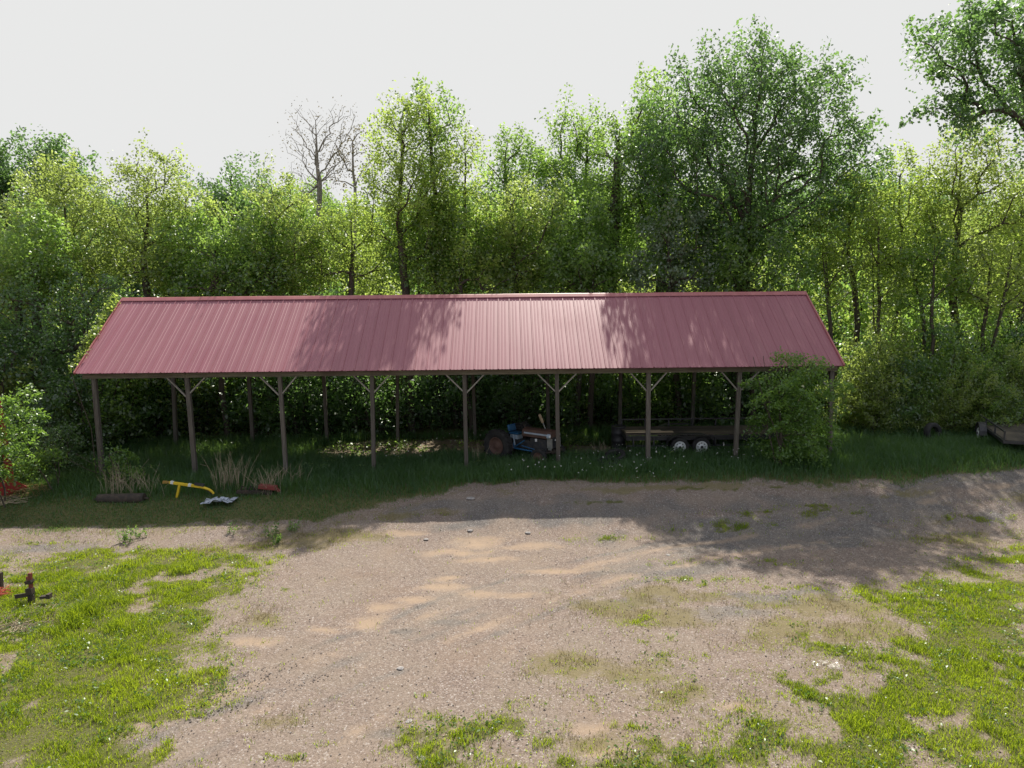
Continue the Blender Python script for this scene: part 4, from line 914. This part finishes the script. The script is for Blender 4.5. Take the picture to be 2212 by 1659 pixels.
# small trailer at the right edge
st = thing('utility_trailer', 'small black utility trailer with low rails and a white wheel at the right edge', 'trailer', (17.75, 26.3, float(zground(17.5, 25.5)) + .03), RAD(-113))
b = MB(); b.box((2.0, .75, .50), (3.96, 1.35, .045)); b.build('deck', M['deck_wood'], st)
b = MB()
for yy in (.04, 1.46): b.box((2.0, yy, .46), (4.0, .06, .10)); b.box((2.0, yy, .80), (4.0, .045, .045)); 
for yy in (.04, 1.46):
    for xx in (.03, 1.35, 2.7, 3.97): b.box((xx, yy, .645), (.045, .045, .265))
b.box((.03, .75, .46), (.06, 1.36, .1)); b.box((3.97, .75, .46), (.06, 1.36, .1)); b.build('frame', M['black_steel'], st)
for yy, s in ((-.15, -1), (1.65, 1)):
    trailer_wheel(st, 1.6, yy, .32, .19, .20, s)
    b = MB(); vs = []; m = 9
    for k in range(m):
        a = math.pi * k / (m - 1); vs += [(1.6 + .40 * math.cos(a), yy - .11, .30 + .40 * math.sin(a)), (1.6 + .40 * math.cos(a), yy + .11, .30 + .40 * math.sin(a)), (1.6 + .42 * math.cos(a), yy + .11, .30 + .42 * math.sin(a)), (1.6 + .42 * math.cos(a), yy - .11, .30 + .42 * math.sin(a))]
    b.add(vs, [(i * 4 + k, i * 4 + (k + 1) % 4, i * 4 + 4 + (k + 1) % 4, i * 4 + 4 + k) for i in range(m - 1) for k in range(4)] + [(0, 1, 2, 3), tuple((m - 1) * 4 + k for k in (3, 2, 1, 0))]); b.build('fender', M['black_steel'], st)

# ------------------------------------------------------------------ tyres, drum
def loose_tyre(label, px, py, R, wd, tilt=(0, 0), dz=0.0, rz=0):
    c = at(px, py); b = MB(); b.lathe([(a, h + wd / 2) for a, h in tyre(R, wd, R * .58)], (0, 0, 0), 'Z', 30)
    b.lathe([(R * .58, wd * .125), (R * .58, wd * .875)], (0, 0, 0), 'Z', 30)
    o = b.build('old_tyre', M['black_rubber'], None, smooth=True); o.location = (c[0], c[1], c[2] + dz); o.rotation_euler = (tilt[0], tilt[1], rz)
    return tag(o, label, 'tyre')
loose_tyre('black tyre lying flat in the grass, left one of a pair', 1313, 1008, .36, .22, (.1, .05), .02)
loose_tyre('black tyre propped on edge beside the flat one', 1330, 1000, .36, .24, (.35, -.25), .12)
loose_tyre('dark tyre standing half hidden in the weeds right of the barn', 2008, 950, .36, .22, (RAD(80), 0), .28, RAD(20))
c = at(1336, 972); b = MB(); b.lathe([(.001, 0), (.27, 0), (.28, .02), (.27, .05), (.27, .28), (.285, .30), (.27, .32), (.27, .56), (.285, .58), (.27, .60), (.27, .82), (.28, .84), (.26, .85), (.25, .82), (.001, .82)], (0, 0, 0), 'Z', 26)
o = b.build('drum', M['black_steel'], None, smooth=True); o.location = (at_y(1336, 960, 26.2)[0], 26.2, float(zground(4.2, 26.2))); tag(o, 'dark steel drum standing at the left end of the flatbed trailer', 'drum')

# ------------------------------------------------------------------ yellow implement bar
c0 = at(382, 1076); y0 = c0[1]
def Q(px, py): return at_y(px, py, y0) - c0
yb = thing('implement_bar', 'yellow steel implement bar on a single leg standing in the grass', 'farm implement', c0)
b = MB(); b.beam(Q(366, 1042), Q(438, 1052), .075, .08); b.tube([Q(432, 1051), Q(442, 1054), Q(452, 1057.5), Q(458, 1062), Q(462, 1067)], [.048, .044, .04, .04, .036], 8); bar = b.build('bar', M['yellow_paint'], yb, bevel=.01)
b = MB(); b.beam(Q(388, 1047), Q(382, 1075), .07, .07, up=(0, 1, 0)); b.build('leg', M['yellow_paint'], yb, bevel=.01)
b = MB(); b.beam(Q(352, 1040), Q(367, 1042), .06, .05); b.box(Q(357, 1043), (.16, .05, .03)); b.build('hitch_end', worn('yellow_rust', (.40, .25, .04), (.2, .11, .05), .7, 9), yb)
b = MB(); b.beam(Q(369, 1041.6), Q(375, 1042.8), .08, .085); b.build('decal', M['white_paint'], bar); b = MB(); b.beam(Q(407, 1047.2), Q(413, 1048.4), .08, .085); b.build('decal', M['white_paint'], bar)
b = MB(); b.beam(Q(421, 1045), Q(441, 1048.5), .1, .07); b.tube([Q(443, 1056), Q(462, 1069)], .02, 6); b.build('spring', M['black_steel'], yb)

# crumpled sheet
c = at(475, 1090); rs = np.random.RandomState(8); n1_, n2_ = 42, 18
us = np.linspace(-.55, .55, n1_); vs_ = np.linspace(-.28, .28, n2_); U, Vv = np.meshgrid(us, vs_)
Hh = .10 * np.abs(np.sin(U * 9 + Vv * 7 + 3 * fbm(U * 3 + 9, Vv * 3))) * (1 - (U / .62) ** 2) + .10 * fbm(U * 7 + 3, Vv * 7) 
Xx = U + .06 * (fbm(U * 4, Vv * 4 + 7) - .5) * 4; Yy = Vv * (1 - .35 * np.cos(U * 5)) + .1 * (fbm(U * 5 + 2, Vv * 5) - .5)
VV = np.stack([Xx, Yy, Hh], -1).reshape(-1, 3); I2 = np.arange(n1_ * n2_).reshape(n2_, n1_); FF = np.stack([I2[:-1, :-1], I2[:-1, 1:], I2[1:, 1:], I2[1:, :-1]], -1).reshape(-1, 4)
g = NG('tarp_cloth'); fold = g.noise(7, g.coord('Object', (1, 2.4, 1)), 5, .6)
M['tarp_cloth'] = g.pbsdf(g.ramp(fold, [(.42, (.46, .50, .56)), (.53, (.36, .41, .48)), (.58, (.07, .085, .12))]), .5)
o = link('tarp', quads_mesh('tarp', VV, FF, smooth=True), M['tarp_cloth']); o.location = (c[0], c[1], c[2] + .07); o.rotation_euler = (0, 0, .12); o.scale = (.82, .85, .8)
mm = o.modifiers.new('thick', 'SOLIDIFY'); mm.thickness = .006; tag(o, 'crumpled white and blue plastic tarp lying in the grass by the yellow bar', 'tarp')

# red implement low in the grass
c0 = at(580, 1068); y0 = c0[1]
ri_ = thing('red_implement', 'rusty red farm implement sunk in the grass by a front post', 'farm implement', c0)
b = MB(); b.beam(Q(560, 1050), Q(598, 1054), .22, .12); b.beam(Q(592, 1050), Q(604, 1062), .1, .08); b.build('toolbar', M['rust_red'], ri_, bevel=.01)
b = MB(); b.beam(Q(512, 1062), Q(590, 1064), .12, .10); 
for k in range(4): b.tube([Q(520 + 18 * k, 1060), Q(523 + 18 * k, 1050), Q(531 + 18 * k, 1054), Q(529 + 18 * k, 1070)], .025, 6)
b.build('tine_frame', M['rust_dark'], ri_)

# rusty culvert / roller in the weeds at the left
c0 = at(262, 1082); y0 = c0[1]; A_ = Q(212, 1074); B_ = Q(312, 1072)
b = MB(); b.tube([A_, A_ + (B_ - A_) * .02, B_ - (B_ - A_) * .02, B_], [.15, .165, .165, .15], 20); b.tube([A_ - np.array((.12, 0, 0)), A_], .04, 8); b.tube([B_, B_ + np.array((.12, 0, 0))], .04, 8)
o = b.build('rusty_roller', M['rust_dark'], None, smooth=False); o.location = (c0[0], c0[1], c0[2] - .07); tag(o, 'long dark rusty roller lying in the weeds at the left end of the barn', 'farm implement')

# dead weed clumps
def stems(label, px, py, n, h, sp, seed, mat='dry_stem', tilt=.25, cat='dead weeds', name='dead_weeds'):
    c = at(px, py); b = MB(); rr = random.Random(seed)
    for _ in range(n):
        x0, y0_ = rr.gauss(0, sp), rr.gauss(0, sp * .5); hh_ = h * rr.uniform(.5, 1.1); tx, ty = rr.gauss(0, tilt) * hh_, rr.gauss(0, tilt) * hh_
        b.tube([(x0, y0_, -.03), (x0 + tx * .4, y0_ + ty * .4, hh_ * .55), (x0 + tx, y0_ + ty, hh_)], [.0055, .004, .002], 4, False)
        if rr.random() < .6:
            t = rr.uniform(.4, .8); q_ = np.array((x0 + tx * t, y0_ + ty * t, hh_ * t)); b.tube([q_, q_ + np.array((rr.gauss(0, .12), rr.gauss(0, .1), rr.uniform(.05, .25)))], [.004, .002], 3, False)
    o = b.build(name, M[mat]); o.location = tuple(c); return tag(o, label, cat)
stems('clump of pale dead weed stalks standing at the left end of the rusty roller', 245, 1070, 34, 1.0, .22, 1, tilt=.12)
stems('tangle of grey dead branches leaning over the right end of the rusty roller', 300, 1068, 40, .85, .3, 2, tilt=.5)
stems('tall pale dead weeds between the yellow bar and the red implement', 495, 1058, 60, 1.15, .28, 3, tilt=.2)
stems('dry bent weeds over the red implement', 575, 1065, 40, .75, .25, 4, tilt=.35)
stems('thin dry stalks beside the second front post from the left', 625, 1050, 20, .8, .25, 5, tilt=.4)
stems('dry tuft of stalks beside the tractor, in front of the trailer', 1300, 990, 18, .6, .15, 6, tilt=.15)
stems('few dry stalks beside the post left of the tractor', 1030, 1005, 8, .8, .15, 7, tilt=.2)

def pile(name, label, px, py, n, r, hgt, seed, mat):
    c = at(px, py); b = MB(); rr = random.Random(seed)
    for _ in range(n):
        a = rr.uniform(0, 6.28); d = r * math.sqrt(rr.random()); z_ = hgt * (1 - (d / r) ** 2) * rr.uniform(.2, 1.05); q_ = np.array((d * math.cos(a) * 1.6, d * math.sin(a), z_)); th = rr.uniform(0, 3.14); l = rr.uniform(.12, .32)
        e_ = np.array((math.cos(th), math.sin(th), rr.uniform(-.25, .25))) * l; b.tube([q_ - e_, q_ + e_], [.007, .004], 3, False)
    o = b.build(name, M[mat]); o.location = tuple(c); return tag(o, label, 'straw pile')
pile('straw_pile', 'heap of tan straw in the sun beside the red shed', 68, 1064, 480, .42, .30, 1, 'straw')
pile('straw_pile', 'flattened pale dead stalks in the grass at the left edge below the rusty jack stand', 40, 1345, 300, .6, .06, 2, 'dry_stem')
pile('straw_pile', 'low scatter of dead stalks at the foot of the red shed', 15, 1080, 160, .5, .12, 3, 'dry_stem')

# red jack stand
c0 = at(68, 1302); y0 = c0[1]
js = thing('jack_stand', 'rusty steel jack post with red bars standing in the left grass', 'farm implement', c0)
b = MB(); b.beam(Q(69, 1306), Q(65, 1272), .10, .10, up=(0, 1, 0)); b.beam(Q(66, 1283), Q(64, 1270), .13, .13, up=(0, 1, 0)); b.build('post', M['rust_dark'], js, bevel=.008)
b = MB(); b.beam(Q(67, 1272), Q(64.5, 1238), .07, .05, up=(0, 1, 0)); b.beam(Q(60, 1256), Q(57.5, 1246), .03, .03, up=(0, 1, 0)); b.build('red_bar', M['rust_red'], js)
b = MB(); b.beam(Q(57, 1257), Q(70, 1254), .12, .05); b.beam(Q(57, 1260), Q(70, 1258), .10, .035); b.build('clamp', M['rust_dark'], js)
b = MB(); b.beam(Q(33, 1289), Q(62, 1284), .04, .085); b.build('arm', M['rust_dark'], js)
b = MB(); b.beam(Q(88, 1290), Q(110, 1288), .10, .05); b.box(Q(106, 1287), (.07, .12, .10)); b.build('foot', M['rust_dark'], js)
b = MB(); b.tube([Q(63, 1288), Q(72, 1285)], .014, 6); b.build('pin', M['grey_panel'], js)
# dark post and red twine at the edge
c0 = at(1, 1272); y0 = c0[1]
o = thing('jack_stand', 'dark steel post cut by the left edge beside the rusty jack stand', 'farm implement', c0); b = MB(); b.beam(Q(0, 1274), Q(-2, 1236), .12, .10, up=(0, 1, 0)); b.build('post', M['rust_dark'], o, bevel=.01); b = MB(); b.beam(Q(-9, 1274), Q(-9, 1244), .08, .08, up=(0, 1, 0)); b.build('tube', M['white_paint'], o)
c = at(0, 1288); b = MB(); rr = random.Random(9)
for _ in range(90):
    q_ = np.array((rr.gauss(-.08, .12), rr.gauss(0, .1), rr.uniform(0, .1))); e_ = np.array((rr.gauss(0, .12), rr.gauss(0, .07), rr.gauss(0, .05))); b.tube([q_, q_ + e_ * .5 + np.array((0, 0, .03)), q_ + e_], .006, 4, False)
o = b.build('baling_twine', M['string_red']); o.location = tuple(c); tag(o, 'tangle of red baling twine in the grass at the left edge', 'twine')

# red shed at the left edge, mostly beyond the frame
q = at_y(30, 1060, 21.7); x1 = q[0] - .05; zb = float(zground(x1, 21.8)) - .1
sh = thing('red_shed', 'red metal shed at the left edge, mostly hidden by the sunlit bush', 'shed', (x1, 21.7, zb), RAD(36))
b = MB(); Hs = 3.55
b.box((-2.05, 1.2, Hs / 2 - .1), (3.4, 2.2, Hs - .2)); b.build('wall', M['red_wall'], sh)
b = MB(); b.beam((.02, 0, 0), (-.20, 0, Hs + .02), .20, .22, up=(0, 1, 0)); b.build('corner_post', M['red_wall'], sh, bevel=.012)
b = MB(); b.box((-2.02, 1.15, Hs - .07), (3.9, 2.7, .15)); b.build('roof', M['red_wall'], sh, bevel=.02)
b = MB(); b.beam((-.30, 0, .55), (.22, -.1, .12), .05, .6); b.build('skirt', M['red_wall'], sh)

# stones, plastic, sticks on the yard
def rock(label, px, py, r, seed):
    c = at(px, py); rs = np.random.RandomState(seed); b = MB(); b.lathe([(.001, -.5), (.6, -.42), (.95, -.1), (.9, .25), (.5, .5), (.001, .56)], (0, 0, 0), 'Z', 9)
    b.v = [tuple(np.array(v) * r * (np.array((1.3, 1.0, .62)) * rs.uniform(.85, 1.15))) for v in b.v]
    o = b.build('rock', M['stone']); o.location = (c[0], c[1], c[2] + r * .22); o.rotation_euler = (0, 0, rs.uniform(0, 6)); return tag(o, label, 'rock')
rock('grey rock lying exactly at the edge of the roof shadow', 1015, 1147, .07, 1)
rock('pale rock on the lit gravel just below the roof shadow', 1140, 1152, .075, 2)
rock('dark rock on the lit gravel left of the other rocks', 920, 1166, .06, 3)
rock('pale flat rock in the shade on the gravel below the barn', 1016, 1078, .11, 4)
rock('small dark rock alone on the lower left gravel', 883, 1560, .05, 5)
rock('white stone right of the sandy patch', 1443, 1200, .05, 6)
rock('brown stone on the gravel near the bottom edge', 910, 1640, .06, 7)
rock('dark stone beside the wheel tracks', 865, 1445, .055, 8)
c = at(1785, 1440); rs = np.random.RandomState(12); n1_ = 24; U, Vv = np.meshgrid(np.linspace(-.26, .26, n1_), np.linspace(-.15, .15, n1_))
Hh = .03 * fbm(U * 14 + 4, Vv * 14) + .02 * np.abs(np.sin(U * 22 + 5 * fbm(U * 5, Vv * 5)))
Yy = Vv * (1 + .5 * (fbm(U * 6 + 1, Vv * 0 + 2) - .5)); VV = np.stack([U + .05 * fbm(U * 5, Vv * 9), Yy, Hh], -1).reshape(-1, 3); I2 = np.arange(n1_ * n1_).reshape(n1_, n1_)
FF = np.stack([I2[:-1, :-1], I2[:-1, 1:], I2[1:, 1:], I2[1:, :-1]], -1).reshape(-1, 4)
g = NG('clear_film'); p_ = g.n('ShaderNodeBsdfPrincipled'); p_.inputs['Base Color'].default_value = (.7, .68, .62, 1); p_.inputs['Roughness'].default_value = .18
tp = g.n('ShaderNodeBsdfTransparent'); mx = g.n('ShaderNodeMixShader'); g.l(g.ramp(g.noise(16, g.coord('Object'), 4), [(.50, .0), (.72, .40)]), mx.inputs[0]); g.l(tp.outputs[0], mx.inputs[1]); g.l(p_.outputs[0], mx.inputs[2]); g.l(mx.outputs[0], g.out.inputs['Surface']); M['clear_film'] = g.m
o = link('plastic_sheet', quads_mesh('plastic_sheet', VV, FF, smooth=True), M['clear_film']); o.location = (c[0], c[1], c[2] + .015); mm = o.modifiers.new('thick', 'SOLIDIFY'); mm.thickness = .0015
tag(o, 'shiny scrap of clear plastic sheet on the gravel at lower right', 'plastic sheet')
def weed(label, px, py, h, n, seed):
    c = at(px, py); rs = np.random.RandomState(seed); o = thing('weed', label, 'weed', c); b = MB(); pts = []
    for _ in range(n):
        x0, y0_ = rs.normal() * .12, rs.normal() * .06; hh_ = h * rs.uniform(.6, 1.1); tx, ty = rs.normal() * .12, rs.normal() * .1
        b.tube([(x0, y0_, -.02), (x0 + tx, y0_ + ty, hh_)], [.006, .003], 4, False)
        for t in np.linspace(.15, 1, 14): pts += [(x0 + tx * t + rs.normal() * .035, y0_ + ty * t + rs.normal() * .035, hh_ * t + rs.normal() * .02) for _ in range(2)]
    b.build('stem', M['leaf_fresh'], o); link('foliage', leaf_mesh('foliage', np.array(pts), rs, .075, .45, rs.rand(len(pts)), .5), M['leaf_fresh'], o)
weed('leafy weed at the shadow edge, leftmost of the tall weeds', 268, 1172, .38, 7, 1)
weed('upright pale weed at the shadow edge right of the leftmost one', 308, 1160, .36, 4, 2)
weed('single small weed at the shadow edge beyond the grass field', 485, 1155, .28, 2, 3)
weed('pair of weeds at the shadow edge near the gravel', 590, 1160, .34, 5, 4)
weed('low bushy weed just in front of the shadow edge', 598, 1172, .26, 5, 5)
weed('tall weed in the shade at the grass edge', 640, 1148, .3, 4, 6)
